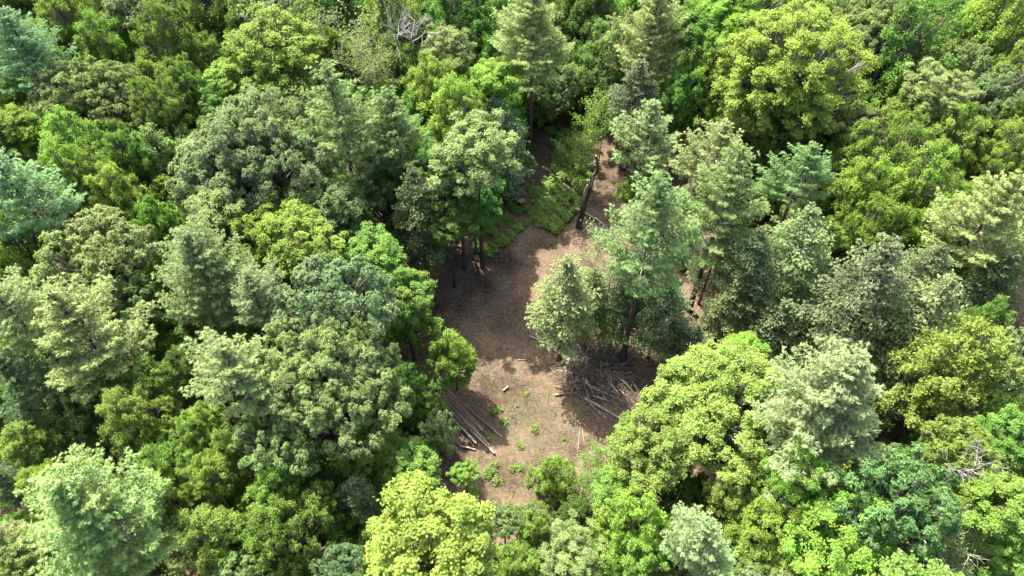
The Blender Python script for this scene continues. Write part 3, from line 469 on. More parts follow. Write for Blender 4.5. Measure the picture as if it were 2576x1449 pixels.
def fan(c, ax, up, N, ln, wd, rng, spread=.8):
    """needle tufts: N blades leaving each c around axis ax"""
    K = len(c)
    C = np.repeat(c, N, 0); A = np.repeat(ax, N, 0)
    d = norm(A + rng.normal(size=(K * N, 3)) * spread * .6 + np.repeat(up, N, 0) * .25)
    n = norm(np.repeat(up, N, 0) + rng.normal(size=(K * N, 3)) * .5)
    l = ln * rng.uniform(.6, 1.2, K * N)
    return leaf_quads(C + d * l[:, None] * .5, n, l, wd, rng, d=d, fold=.1)

def pine_crown(seed, R, half, per_m=1.7, nb=6, top_flat=0.0, tuft_step=.3, ln=.3, wd=.062, shape=.75, droop=0.0, nblade=10, twig_len=.33, gap=.12):
    rng = np.random.default_rng(seed)
    mb = MB(); br = MB()
    H = half * 2; nw = int(H * per_m)
    tufts_c, tufts_d, tip = [], [], []
    k0 = 60; tufts_c.append(np.stack([rng.normal(size=k0) * .16, rng.normal(size=k0) * .16, half * rng.uniform(.55, 1, k0)], 1)); tufts_d.append(norm(rng.normal(size=(k0, 3)) + [0, 0, .8])); tip.append(rng.uniform(.4, .9, k0))
    br.tube([[0, 0, -half], [0, 0, half * .3], [0, 0, half * .97]], [.035 * R, .018 * R, .004], 5)
    sector = uneven(rng, 9, .22)
    for w in range(nw):
        s = (w + .5) / nw                       # 0 at the top, 1 at the bottom
        z = half - s * H
        env = R * min(1.0, (s * 1.25 + top_flat) ** shape) * (1 - .35 * max(0, s - .7) / .3)
        ph0 = rng.uniform(0, 6.28)
        for b in range(nb):
            if rng.random() < gap: continue
            ph = ph0 + b * 6.283 / nb + rng.uniform(-.3, .3)
            dh = np.array([math.cos(ph), math.sin(ph), 0])
            ln_b = env * rng.uniform(.62, 1.12) * sector(np.array([[dh[0], dh[1], z / half * .6]]))[0]
            if ln_b < .35: ln_b = .35
            rise = (.55 - .6 * s) * rng.uniform(.6, 1.3)
            t = np.linspace(0, 1, 6)
            lat = np.array([-dh[1], dh[0], 0]) * rng.uniform(-.14, .14)
            zc = rise * t * .9 - droop * t ** 1.6 + .22 * t ** 3 * (1 - droop)
            path = np.array([0, 0, z]) + ln_b * (np.outer(t, dh) + np.outer(t ** 2, lat)) + np.outer(zc * ln_b, [0, 0, 1])
            br.tube(path, np.linspace(.016, .004, 6) * (R * .6 + ln_b * .4), 3)
            nst = max(3, int(ln_b / tuft_step))
            ts = np.linspace(.16 + .25 * (s > .5), 1, nst)
            pp = np.stack([np.interp(ts, t, path[:, i]) for i in range(3)], 1)
            ax = norm(np.gradient(pp, axis=0))
            tufts_c.append(pp); tufts_d.append(ax); tip.append(ts)
            side = np.cross(ax, [0, 0, 1.])
            for sg in (-1, 1):
                ll = ln_b * twig_len * (1.15 - .75 * ts) * rng.uniform(.6, 1.2, nst)
                for fr in (.35, .7, 1.0):
                    dd = norm(side * sg + ax * .75 + rng.normal(size=(nst, 3)) * .15)
                    ok = ll * fr > .12
                    c = pp + dd * (ll * fr)[:, None] + np.array([0, 0, 1]) * (rng.uniform(-.05, .1, nst) - droop * .35 * ll * fr)[:, None]
                    tufts_c.append(c[ok]); tufts_d.append(dd[ok]); tip.append((ts * .6 + fr * .4)[ok])
    c = np.concatenate(tufts_c); d = norm(np.concatenate(tufts_d)); tp = np.concatenate(tip)
    c = c + rng.normal(size=c.shape) * .05
    up = norm(np.array([0, 0, 1.]) + rng.normal(size=c.shape) * .25)
    q = fan(c, d, up, nblade, ln, wd, rng)
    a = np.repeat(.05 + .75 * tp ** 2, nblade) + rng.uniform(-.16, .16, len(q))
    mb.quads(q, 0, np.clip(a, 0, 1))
    return mb, br

def sparse_crown(seed, R, asp, nb, dens, L, W):
    """thin crown: forking bare branches with scattered leaf clumps"""
    rng = np.random.default_rng(seed)
    mb = MB(); br = MB()
    def grow(p, d, ln, r, lev):
        n = 4; pts = [p]
        for i in range(n):
            d = norm(d + rng.normal(size=3) * .16 + np.array([0, 0, .04])); pts.append(pts[-1] + d * ln / n)
        br.tube(pts, np.linspace(r, r * .55, n + 1), 4 if lev < 2 else 3)
        if lev < 3:
            for k in range(3 if lev else nb):
                q = pts[rng.integers(2, n + 1)]
                grow(q, norm(d + rng.normal(size=3) * (.62 if lev else .8)), ln * rng.uniform(.5, .8), r * .55, lev + 1)
        if lev >= 1 and dens > 0:
            m = int(dens * ln / R * (1 if lev < 3 else 1.6))
            if m:
                t = rng.integers(1, n + 1, m)
                c = np.array(pts)[t] + rng.normal(size=(m, 3)) * .09 * R
                a0 = rng.uniform(.2, .8)
                nn = norm(rng.normal(size=(m, 3)) * .6 + np.array([0, 0, .8]))
                mb.quads(leaf_quads(c, nn, L * rng.uniform(.6, 1.3, m), W, rng), 0, np.clip(a0 + rng.uniform(-.2, .2, m), 0, 1))
    for k in range(5):
        a = k * 1.257 + rng.uniform(-.3, .3)
        grow(np.array([0, 0, -R * asp * (.9 - .1 * k)]), norm(np.array([math.cos(a) * .7, math.sin(a) * .7, .95 * asp])), R * .95 * max(asp, .8), .028 * R, 0)
    return mb, br

PROTO = {}
def reg(kind, R, half, mb, br, leafmat, limbmat):
    i = len(PROTO.setdefault(kind, []))
    PROTO[kind].append((R, half, mb.mesh('crown_%s' % kind, [leafmat]) if mb.q else None, br.mesh('limbs_%s' % kind, [limbmat])))
for s in range(5): reg('M', 3, 2.4, *lobed_crown(10 + s, 3, .8, 92, .54, 13, 24, .165, .125, 'M'), M['leaf'], M['limb'])
for s in range(2): reg('MB', 6.3, 4.7, *lobed_crown(20 + s, 6.3, .75, 280, .74, 14, 24, .2, .15, 'M', holes=.04), M['leaf'], M['limb'])
for s in range(4): reg('O', 3, 2.0, *lobed_crown(30 + s, 3, .7, 84, .54, 14, 24, .2, .09, 'O'), M['leaf'], M['limb'])
for s in range(1): reg('OB', 7, 4.6, *lobed_crown(40 + s, 7, .7, 340, .76, 20, 26, .23, .105, 'O', holes=.03), M['leaf'], M['limb'])
for s in range(8): reg('B', 2.6, 3.4, *lobed_crown(150 + s, 2.6, 1.3, 100, .46, 13, 22, .13, .09, 'B', lo=-.8), M['leaf'], M['limb'])
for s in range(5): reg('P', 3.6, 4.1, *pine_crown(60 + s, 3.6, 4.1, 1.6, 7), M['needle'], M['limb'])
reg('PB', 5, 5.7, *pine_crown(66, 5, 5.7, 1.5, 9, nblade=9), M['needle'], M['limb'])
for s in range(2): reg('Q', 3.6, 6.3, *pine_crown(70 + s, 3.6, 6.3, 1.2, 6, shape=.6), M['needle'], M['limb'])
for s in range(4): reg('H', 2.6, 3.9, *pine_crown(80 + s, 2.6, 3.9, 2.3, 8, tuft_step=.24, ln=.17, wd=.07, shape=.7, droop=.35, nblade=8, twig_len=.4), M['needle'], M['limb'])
for s in range(4): reg('S', 2.4, 2.6, *sparse_crown(90 + s, 2.4, 1.1, 4, 26, .17, .12), M['leaf'], M['limb'])

# trunk: 8 sides, one metre high, scaled in z by the tree
def trunk_mesh(seed):
    rng = np.random.default_rng(seed); mb = MB()
    z = np.linspace(0, 1, 9); x = np.cumsum(rng.normal(size=9)) * .03; y = np.cumsum(rng.normal(size=9)) * .03
    r = .5 * (1 - .72 * z) ** .9; r[0] *= 1.35
    mb.tube(np.stack([x - x[0], y - y[0], z * 20], 1), r, 8, rng=rng, wob=.1)
    return mb.mesh('trunk', [M['bark']])
TRUNKS = [trunk_mesh(i) for i in range(4)]

HUE = {
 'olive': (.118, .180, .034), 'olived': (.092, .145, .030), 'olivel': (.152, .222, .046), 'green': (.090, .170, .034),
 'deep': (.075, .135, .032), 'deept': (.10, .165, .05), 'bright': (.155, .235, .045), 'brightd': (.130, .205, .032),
 'brightg': (.132, .208, .046), 'lime': (.170, .232, .046), 'limeb': (.185, .250, .055), 'grey': (.132, .180, .084), 'greyl': (.165, .218, .084),
 'greyo': (.140, .182, .066), 'teal': (.105, .170, .064), 'pine': (.135, .200, .072), 'pinel': (.188, .240, .096),
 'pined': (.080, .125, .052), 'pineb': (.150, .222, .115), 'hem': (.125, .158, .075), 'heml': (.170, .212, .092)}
KIND = {'P': ('pine_tree', 'pine tree'), 'Q': ('pine_tree', 'pine tree'), 'H': ('hemlock_tree', 'hemlock tree'),
        'M': ('maple_tree', 'maple tree'), 'O': ('oak_tree', 'oak tree'), 'B': ('broadleaf_tree', 'tree'), 'S': ('sparse_tree', 'tree')}
GRP = {'P': 'pines of the forest', 'Q': 'pines of the forest', 'H': 'hemlocks of the forest', 'M': 'maples of the forest',
       'O': 'oaks of the forest', 'B': 'fine leaved trees of the forest', 'S': 'thin crowned trees'}
rnd = random.Random(7)
count = {}
def plant(x, y, H, R, half, kind, hue, label, group=None, name=None):
    pk = kind + 'B' if (kind in 'MO' and R > 4.6) or (kind == 'P' and R > 4.3) else kind
    lst = PROTO[pk]; k = count.get(pk, 0); count[pk] = k + 1
    bR, bh, cm, lm = lst[k % len(lst)]
    root = bpy.data.objects.new(name or KIND[kind][0], None); COL.objects.link(root)
    root.location = (x, y, 0); yaw = rnd.uniform(0, 6.28)
    if label.startswith('big lime maple'): yaw += 2.4
    root.rotation_euler = (0, 0, yaw); root.empty_display_size = 1
    tag(root, label, KIND[kind][1], group or GRP[kind])
    sc = (R / bR * rnd.uniform(.9, 1.08), R / bR * rnd.uniform(.9, 1.1), half / bh)
    c = HUE[hue]; j = [rnd.uniform(.92, 1.08) for _ in range(3)]
    if cm:
        o = obj('crown', cm, root, (0, 0, H - half)); o.scale = sc; o.color = (c[0] * j[0], c[1] * j[1], c[2] * j[2], 1)
    o = obj('limbs', lm, root, (0, 0, H - half)); o.scale = sc
    th = (H - half * (.1 if kind in 'PQH' else 1.0) + (0 if kind in 'PQH' else half * .35))
    tr = max(.05, H * {'S': .006, 'B': .009}.get(kind, .0125))
    o = obj('trunk', TRUNKS[k % 4], root); o.scale = (tr / .5, tr / .5, th / 20)
    return root

for t in TREES: plant(*t)

# ------------------------------------------------------------------ ground
def inside(poly, X, Y):
    X = np.asarray(X); Y = np.asarray(Y); r = np.zeros(X.shape, bool); n = len(poly)
    for i in range(n):
        x0, y0 = poly[i]; x1, y1 = poly[(i + 1) % n]
        c = ((y0 > Y) != (y1 > Y)) & (X < (x1 - x0) * (Y - y0) / (y1 - y0 + 1e-12) + x0)
        r ^= c
    return r
def ground_z(X, Y):
    return .10 * np.sin(X * .31 + 1) * np.cos(Y * .27) + .05 * np.sin(X * .9 + Y * .7) + .025 * np.sin(X * 2.3 - Y * 1.9)

m, nt, n, l, bs, out = newmat('forest_soil')
tc = n.new('ShaderNodeTexCoord')
def noise(scale, det=6, rough=.6, vec=None):
    z = n.new('ShaderNodeTexNoise'); z.inputs['Scale'].default_value = scale; z.inputs['Detail'].default_value = det
    z.inputs['Roughness'].default_value = rough; l.new(vec or tc.outputs['Object'], z.inputs['Vector']); return z.outputs['Fac']
def ramp(src, *st):
    r = n.new('ShaderNodeValToRGB'); e = r.color_ramp.elements
    e[0].position, e[0].color = st[0][0], (*st[0][1], 1); e[1].position, e[1].color = st[-1][0], (*st[-1][1], 1)
    for p, c in st[1:-1]: k = e.new(p); k.color = (*c, 1)
    l.new(src, r.inputs[0]); return r.outputs[0]
def mix(a, b, fac):
    k = n.new('ShaderNodeMix'); k.data_type = 'RGBA'
    l.new(a, k.inputs[6]); l.new(b, k.inputs[7]); l.new(fac, k.inputs[0]); return k.outputs[2]
base = ramp(noise(.45, 8, .72), (.32, (.060,.042,.029)), (.5, (.140,.101,.071)), (.68, (.235,.180,.130)))
fine = ramp(noise(3.2, 10, .82), (.36, (.028,.020,.014)), (.52, (.120,.088,.062)), (.68, (.42,.34,.25)))
patch = ramp(noise(.16, 4, .6), (.36, (.5, .46, .44)), (.5, (1, 1, 1)), (.64, (1.3, 1.2, 1.08)))
c1 = n.new('ShaderNodeMix'); c1.data_type = 'RGBA'; c1.inputs[0].default_value = .55
l.new(base, c1.inputs[6]); l.new(fine, c1.inputs[7])
moss_at = n.new('ShaderNodeAttribute'); moss_at.attribute_name = 'moss'
mm = n.new('ShaderNodeMath'); mm.operation = 'MULTIPLY'
mr = ramp(noise(1.6, 7, .7), (.46, (0, 0, 0)), (.62, (1, 1, 1)))
l.new(mr, mm.inputs[0]); l.new(moss_at.outputs['Fac'], mm.inputs[1])
green = ramp(noise(5, 5), (.3, (.05, .058, .025)), (.7, (.125, .135, .06)))
pm = n.new('ShaderNodeMix'); pm.data_type = 'RGBA'; pm.blend_type = 'MULTIPLY'; pm.inputs[0].default_value = 1
l.new(c1.outputs[2], pm.inputs[6]); l.new(patch, pm.inputs[7])
l.new(mix(pm.outputs[2], green, mm.outputs[0]), bs.inputs['Base Color'])
bs.inputs['Roughness'].default_value = .95; bs.inputs['Specular IOR Level'].default_value = .1
bp = n.new('ShaderNodeBump'); bp.inputs['Strength'].default_value = .9; bp.inputs['Distance'].default_value = .06
l.new(noise(9, 9, .8), bp.inputs['Height']); l.new(bp.outputs[0], bs.inputs['Normal'])
soil = m
xs = np.concatenate([np.linspace(-420, -45, 26)[:-1], np.linspace(-45, 45, 141), np.linspace(45, 420, 26)[1:]])
ys = np.concatenate([np.linspace(-160, 10, 12)[:-1], np.linspace(10, 100, 141), np.linspace(100, 520, 26)[1:]])
XX, YY = np.meshgrid(xs, ys); ZZ = ground_z(XX, YY)
V = np.stack([XX, YY, ZZ], -1).reshape(-1, 3); nx, ny = len(xs), len(ys)
idx = np.arange(nx * ny).reshape(ny, nx)
F = np.stack([idx[:-1, :-1], idx[:-1, 1:], idx[1:, 1:], idx[1:, :-1]], -1).reshape(-1, 4)
me = bpy.data.meshes.new('ground'); me.from_pydata(V.tolist(), [], F.tolist())
moss = .95 * np.exp(-(((XX - 2.5) / 4.0) ** 2 + ((YY - 32.5) / 5.0) ** 2)) + .8 * np.exp(-(((XX - 5) / 3.0) ** 2 + ((YY - 66) / 12.0) ** 2)) + .5 * np.exp(-(((XX + 1) / 4) ** 2 + ((YY - 25) / 3.) ** 2))
at = me.attributes.new('moss', 'FLOAT', 'POINT'); at.data.foreach_set('value', np.clip(moss, 0, 1).reshape(-1).astype(np.float32))
me.materials.append(soil)
me.polygons.foreach_set('use_smooth', [True] * len(me.polygons)); me.update()
tag(obj('ground', me), 'brown forest floor with bare soil, chips and mossy patches', None, None, 'structure')

# ------------------------------------------------------------------ understory and the forest beyond the frame
rs = random.Random(21)
taken = [(t[0], t[1], t[3]) for t in TREES]
yy = 12.0; under = 0
while yy < 112:
    lim = 40 + (yy - 18) * .45; xx = -lim
    while xx < lim:
        x = xx + rs.uniform(-1.7, 1.7); y = yy + rs.uniform(-1.7, 1.7)
        g = 1.3 if y > 40 and x < 4 else 3.0
        near_glade = any(inside(GLADE, [x + a], [y + b])[0] for a in (-g, 0, g) for b in (-g, 0, g))
        if not near_glade:
            H = rs.uniform(7.5, 11.5) if g > 2 or inside(GLADE, [x + 5], [y - 5])[0] else rs.uniform(9, 13.5); R = rs.uniform(3.0, 4.0) if g > 2 else rs.uniform(3.4, 4.7)
            plant(x, y, H, R, min(R * 1.15, H * .48), 'B', rs.choice(['deep', 'olivel', 'green', 'olive', 'greyo', 'brightg']), 'low understory tree half hidden beneath the taller crowns', 'understory trees beneath the canopy', 'understory_tree')
            under += 1
        xx += 6.4
    yy += 6.0
# a ring of forest outside the photograph's frame
k = 0
for i in range(900):
    if k >= 80: break
    x = rs.uniform(-105, 100); y = rs.uniform(0, 138)
    lim = 16 + 24.5 + (y - 18) * .47
    infr = (14 < y < 112) and abs(x) < 38 + (y - 18) * .45
    if abs(x) > 52 + (y - 10) * .5: continue
    if infr or any((x - a) ** 2 + (y - b) ** 2 < (r + 2.2) ** 2 for a, b, r in taken): continue
    kd = rs.choice('PMOBBHB'); H = rs.uniform(15, 21); R = rs.uniform(3.2, 4.5)
    hue = {'P': 'pine', 'H': 'hem', 'M': 'brightg', 'O': 'grey', 'B': 'olive'}[kd]
    plant(x, y, H, R, min(R * {'P': 1.15, 'H': 1.4, 'M': .75, 'O': .66, 'B': 1.2}[kd], H * .47), kd, hue, 'forest tree standing beyond the edge of the picture', 'trees beyond the frame')
    taken.append((x, y, R)); k += 1

# ------------------------------------------------------------------ ferns, saplings, litter
gr = np.random.default_rng(5)
def scatter(poly, n, rng):
    P = np.array(poly); lo = P.min(0); hi = P.max(0); out = []
    tot = 0
    while tot < n:
        p = rng.uniform(lo, hi, (n, 2)); p = p[inside(poly, p[:, 0], p[:, 1])]; out.append(p); tot += len(p)
    return np.concatenate(out)[:n]
def blotch(p, sc=.9, ph=0):
    return np.sin(p[:, 0] * sc + ph) * np.cos(p[:, 1] * sc * 1.1 + ph * 2) + .6 * np.sin(p[:, 0] * sc * 2.3 + p[:, 1] * sc * 1.7 + ph)
def low_plants(name, poly, n, label, col, thr=-.5, h=.35, sz=.24, k=11, sc=.9):
    mb = MB(); p = scatter(poly, n, gr); p = p[blotch(p, sc) + gr.normal(size=len(p)) * .25 > thr]
    c = np.repeat(np.stack([p[:, 0], p[:, 1], ground_z(p[:, 0], p[:, 1]) + gr.uniform(h * .25, h, len(p))], 1), k, 0)
    N = len(c); d = norm(gr.normal(size=(N, 3)) * [1, 1, .3])
    c = c + d * gr.uniform(.05, .28, (N, 1))
    nn = norm(gr.normal(size=(N, 3)) * .4 + [0, 0, 1])
    mb.quads(leaf_quads(c, nn, sz * gr.uniform(.6, 1.3, N), sz * .55, gr, d=d), 0, np.clip(np.repeat(gr.uniform(.2, .8, len(p)), k) + gr.uniform(-.2, .2, N), 0, 1))
    o = obj(name, mb.mesh(name, [M['fern']])); o.color = (*col, 1)
    return tag(o, label, 'ground plants', None, 'stuff')
low_plants('fern_patch', FERN, 5200, 'low green ferns covering the glade above the clearing', (.135, .205, .05), .0, .7, .3, 10, 1.6)
low_plants('sparse_ferns', FERNLOW, 1500, 'thin sparse ferns fading into the shaded soil below the glade', (.115, .185, .04), .1, .45, .26, 9, 1.6)
low_plants('sunlit_weeds', FERNSUN, 700, 'dense yellow-green weeds in the sunlit strip behind the stump', (.17, .21, .05), -.9)
low_plants('clearing_weeds', LIT, 620, 'scattered tiny green seedlings on the open soil', (.12, .165, .06), .3, .08, .12, 5, 1.7)
for i, (x, y) in enumerate(PLANTS):
    rng = np.random.default_rng(300 + i)
    mb = MB(); R = rng.uniform(.3, .55) if i < 6 else rng.uniform(.15, .36)
    z0 = float(ground_z(np.array(x), np.array(y)))
    N = int(260 * R / .5); c = rng.normal(size=(N, 3)) * [R * .5, R * .5, R * .25] + [0, 0, R * .5]; c[:, 2] = np.abs(c[:, 2]) + .03
    mb.quads(leaf_quads(c, norm(rng.normal(size=(N, 3)) * .5 + [0, 0, .9]), .17 * rng.uniform(.6, 1.2, N), .11, rng), 0, rng.uniform(.1, .9, N))
    for _ in range(5):
        e = c[rng.integers(0, N)]; mb.tube([[0, 0, 0], e * .5 + [0, 0, .05], e], [.015, .01, .006], 3, 1)
    mb.tube([[-R * .7, 0, .03], [0, 0, .05], [R * .7, 0, .03]], [.01, .012, .01], 3, 1)
    o = obj('seedling', mb.mesh('seedling', [M['fern'], M['twig']]), None, (x, y, z0)); o.color = (.12, .18, .045, 1)
    tag(o, 'small leafy green seedling growing on the bare clearing soil', 'seedling', 'seedlings on the clearing floor')

# woody litter over the clearing: chips, dead leaves, short twigs
mb = MB(); p = scatter(GLADE, 20000, gr)
p = p[gr.random(len(p)) < .35 + .65 * (blotch(p, .5, 1) > -.1)]
N = len(p); c = np.stack([p[:, 0], p[:, 1], ground_z(p[:, 0], p[:, 1]) + .02], 1)
nn = norm(gr.normal(size=(N, 3)) * .35 + [0, 0, 1])
L_ = np.where(gr.random(N) < .25, gr.uniform(.15, .6, N), gr.uniform(.06, .2, N)); W_ = np.where(L_ > .15, .035, .07)
mb.quads(leaf_quads(c, nn, L_, W_, gr), 0, gr.uniform(0, 1, N) ** 1.2)
tag(obj('wood_chip_litter', mb.mesh('wood_chip_litter', [M['dry_leaf']])), 'pale wood chips and dead leaves strewn over the clearing soil', 'litter', None, 'stuff')
mb = MB(); p = scatter(GLADE, 900, gr)
for x, y in p:
    ln = gr.uniform(.3, 1.3); a = gr.uniform(0, 6.28); z = float(ground_z(np.array(x), np.array(y))) + .04
    d = np.array([math.cos(a), math.sin(a), gr.uniform(-.05, .12)])
    mb.tube([[x, y, z], np.array([x, y, z]) + d * ln * .5 + gr.normal(size=3) * .04, np.array([x, y, z]) + d * ln], [.022, .017, .008], 4, int(gr.random() < .45))
tag(obj('fallen_twigs', mb.mesh('fallen_twigs', [M['twig'], M['logpale']])), 'fallen twigs scattered over the clearing floor', 'twigs', None, 'stuff')

# ------------------------------------------------------------------ logs and poles
rl = np.random.default_rng(9)
for i, (nm, a, b, r0, r1, lab) in enumerate(LOGS):
    a = np.array(a); b = np.array(b); mid = (a + b) / 2; k = 7
    off = a.copy(); t = np.linspace(0, 1, k)[:, None]
    ln = np.linalg.norm(b - a)
    bend = rl.normal(size=3) * [.012, .012, .006] * ln
    pts = (b - a) * t + np.sin(t * math.pi) * bend + rl.normal(size=(k, 3)) * .008
    mb = MB(); mb.tube(pts, np.linspace(r0, r1, k), 7, 0, 1, rl, .09)
    if nm == 'log' and rl.random() < .5 and ln > 3:      # branch stubs
        for _ in range(3):
            q = pts[rl.integers(1, k - 1)]; d = norm(rl.normal(size=3) + [0, 0, .5])
            mb.tube([q, q + d * .3], [.03, .015], 4, 0)
    if 'reddish' in lab or 'orange' in lab: bm_ = M['logred']
    elif lab: bm_ = M['logdark'] if 'dark' in lab or 'shade' in lab or ' it in' in lab else M['logpale']  # poles lying in shade take the dark bark: shade put into their colour
    else: bm_ = [M['logpale'], M['logdark'], M['logdark'], M['logbrown'], M['logred'], M['logdark'], M['logbrown']][i % 7]
    o = obj('log' if nm == 'log' else 'pole', mb.mesh('log', [bm_, M['cut']]), None, tuple(a))
    if lab == '~': o.name = 'branch'; tag(o, 'dead branch lying criss-cross on the big brush heap', 'branch', 'branches on the brush pile')
    elif lab: tag(o, lab, 'log' if nm == 'log' else 'pole')
    else: tag(o, 'long thin log lying parallel with the others inside the log pile', 'log', 'logs in the log pile')

# brush pile
def brush(name, c, R, n, h, label, seed, mat, lnr=(.8, 2.8), bias=None):
    rng = np.random.default_rng(seed); mb = MB()
    for _ in range(n):
        rr = R * math.sqrt(rng.random()); a = rng.uniform(0, 6.28)
        p = np.array([rr * math.cos(a), rr * math.sin(a) * .8, rng.uniform(.03, h) * (1 - (rr / R) ** 2 * .8)])
        d = norm(rng.normal(size=3) * [1, 1, .22] + (bias if bias is not None else 0)); ln = rng.uniform(*lnr)
        e = p + d * ln; e[2] = max(e[2], .03); q = (p + e) / 2 + rng.normal(size=3) * .12
        r = rng.choice([.018, .028, .045])
        mb.tube([p, q, e], [r, r * .8, r * .4], 4, int(rng.random() < .3))
        if rng.random() < .6:
            for _ in range(3):
                f = norm(d + rng.normal(size=3) * .6) * rng.uniform(.2, .8); mb.tube([q, q + f], [r * .6, r * .25], 3)
    o = obj(name, mb.mesh(name, [mat, M['logpale']]), None, (c[0], c[1], 0))
    return tag(o, label, 'brush pile', None, 'stuff')
brush('brush_pile', BRUSH, 3.3, 760, 1.7, 'tangled heap of dead branches and twigs below the lone hemlock', 1, M['twig'])
brush('brush_pile', BRUSH2, 2.3, 240, .7, 'darker heap of brush beside the big lime maple', 2, M['twig'])
brush('twig_bundle', TWIGS, .8, 60, .5, 'bundle of pale bleached twigs at the end of the fallen grey log', 3, M['dead'], (1.2, 2.4), np.array([.4, -1.4, 0]))
brush('root_tangle', ROOTS, 1.2, 70, .5, 'dark tangle of roots and twigs on the shaded left rim of the clearing', 4, M['twig'], (.4, 1.3))
# reddish dead branch standing out of the root tangle
mb = MB(); x, y, _ = ROOTS
for d, ln in (((.1, .3, 1.), 2.4), ((.7, .2, .8), 1.5), ((-.6, .2, .9), 1.4), ((.9, .5, .4), 1.6)):
    d = norm(np.array(d)); mb.tube([[0, 0, .05], d * ln * .5 + [0, .05, 0], d * ln], [.08, .05, .02], 5)
tag(obj('dead_branch', mb.mesh('dead_branch', [M['logred']]), None, (x, y, 0)), 'forked reddish dead branch standing in the shade on the left rim', 'branch')

# ------------------------------------------------------------------ snag, stump, leaning trunk, dead trees
root = bpy.data.objects.new('broken_snag', None); COL.objects.link(root); root.location = SNAG[0]
tag(root, 'dark broken dead trunk, curved and forked, standing in the sunny gap', 'dead tree')
S = np.array(SNAG) - np.array(SNAG[0]); Fk = np.array(SNAGFORK) - np.array(SNAG[0]); rng = np.random.default_rng(2)
t = np.linspace(0, len(S) - 1, 22); sp = np.stack([np.interp(t, np.arange(len(S)), S[:, i]) for i in range(3)], 1) + rng.normal(size=(22, 3)) * .025
rad = np.interp(t, [0, .5, 2, 4, 7], [.42, .33, .27, .2, .13]) * rng.uniform(.92, 1.08, 22)
mb = MB(); mb.tube(sp, rad, 10, 0, 1, rng, .1); obj('trunk', mb.mesh('snag_trunk', [M['snag'], M['cut']]), root)
t = np.linspace(0, 3, 9); fp = np.stack([np.interp(t, np.arange(4), Fk[:, i]) for i in range(3)], 1)
mb = MB(); mb.tube(fp, np.linspace(.13, .07, 9), 8, 0, 0, rng, .15); obj('fork', mb.mesh('snag_fork', [M['dead']]), root)
mb = MB(); pl = sp[9:14] + np.array([-.02, -.14, .03]); mb.tube(pl, [.05, .09, .1, .08, .03], 6, 0, 0, rng, .15)
obj('bare_wood_scar', mb.mesh('bare_wood_scar', [M['dead']]), root)
mb = MB()
for i in range(9):
    q = sp[-1 - rng.integers(0, 9)]; d = norm(rng.normal(size=3) + [0, -.2, .5]); ln = rng.uniform(.5, 1.8)
    mb.tube([q, q + d * ln * .5 + rng.normal(size=3) * .08, q + d * ln], [.04, .025, .01], 4)
obj('branch', mb.mesh('snag_branch', [M['dead']]), root)

def stump(name, p, r, h, label):
    rng = np.random.default_rng(8); mb = MB()
    mb.tube([[0, 0, -.05], [0, 0, .15], [0, 0, h * .7], [0, 0, h]], [r * 1.35, r * 1.1, r, r * .97], 12, 0, None, rng, .1)
    root = obj('stump', mb.mesh('stump_bark', [M['bark']]), None, (p[0], p[1], 0)); tag(root, label, 'tree stump')
    m2 = MB(); m2.tube([[0, 0, h - .02], [0, 0, h + .02]], [r, r], 12, 0, 0, rng, .12)
    obj('cut_face', m2.mesh('cut_face', [M['cut']]), root)
stump('stump', STUMP, .42, .75, 'cut tree stump with a pale yellow top at the edge of the ferns')

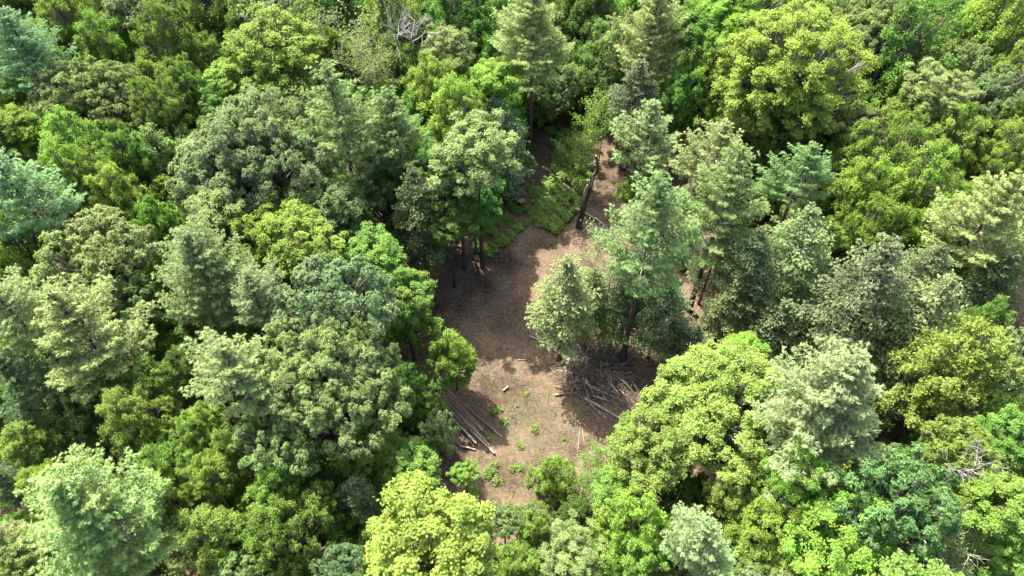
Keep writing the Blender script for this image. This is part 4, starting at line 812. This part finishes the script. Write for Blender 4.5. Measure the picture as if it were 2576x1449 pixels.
def dead_tree(p, R, H, label, seed, mat='dead', nb=4, tall=1.1):
    _, br = sparse_crown(seed, R, tall, nb, 0, .1, .1)
    root = bpy.data.objects.new('dead_tree', None); COL.objects.link(root); root.location = (p[0], p[1], 0)
    tag(root, label, 'dead tree')
    obj('branches', br.mesh('dead_branches', [M[mat]]), root, (0, 0, H - R * tall * .6))
    o = obj('trunk', TRUNKS[1], root); o.scale = (.4, .4, (H - R * tall * 1.2) / 20)
dead_tree(DEADA, 3.1, 18.5, 'dead grey leafless crown between the yellow-green tree and the pale round maple', 201, 'dead', 5, .6)
dead_tree(DEADB, 1.7, 17, 'bleached white dead tree with stubby limbs, right of the blue-green oak', 202, 'dead', 3)
dead_tree(DEADC, 2.2, 15, 'dead white limbs over the thin hazy tree in the bottom right corner', 203, 'dead', 3)
_, br = sparse_crown(207, 2.4, 1, 4, 0, .1, .1)
root = bpy.data.objects.new('fallen_dead_tree', None); COL.objects.link(root); root.location = (LEAN[0] + 1.9, LEAN[1] - 1.2, 2.2)
tag(root, 'fallen dead tree with pale curling branches right of the dark leaning trunk', 'dead tree')
o = obj('branches', br.mesh('fallen_branches', [M['logpale']]), root); o.rotation_euler = (.9, .3, .5)
mb = MB(); mb.tube([[-1.4, -.6, -1.2], [0, 0, -1.4], [1, 2.6, -1.5], [1.6, 5.5, -1.8]], [.3, .27, .22, .16], 8, 0, 1, rng, .08)
obj('trunk', mb.mesh('fallen_trunk', [M['logred'], M['cut']]), root)

# stones
def stone_mesh(seed):
    rng = np.random.default_rng(seed); mb = MB()
    zs = np.array([-.5, -.2, .15, .4, .5]); rr = np.array([.35, .55, .5, .32, .05])
    mb.tube(np.stack([zs * .1, zs * .06, zs], 1), rr, 9, 0, 0, rng, .16)
    return mb.mesh('stone', [M['stone']])
SM = [stone_mesh(400 + i) for i in range(4)]
for j, (lst, lab, g) in enumerate(((STONES, 'pale stone in the broken wall at the leaf-strewn lower bank', 'stones of the lower bank'), (ROCKL, 'pale boulder in the dark hollow between the left pines', 'boulders in the left hollow'))):
    for i, (x, y) in enumerate(lst):
        for dx, dy in ((0, 0), (.35, .3)):
            o = obj('stone', SM[(i + (dx > 0)) % 4], None, (x + dx, y + dy, .2)); s = rs.uniform(.25, .5) * (1.3 if j else 1)
            o.scale = (s, s * rs.uniform(.7, 1), s * .7); o.rotation_euler = (rs.uniform(-.3, .3), rs.uniform(-.3, .3), rs.uniform(0, 6))
            tag(o, lab, 'stone', g)
tris = sum(len(m.polygons) * 2 for m in bpy.data.meshes); print('unique tris', tris, 'understory', under, 'ring', k)
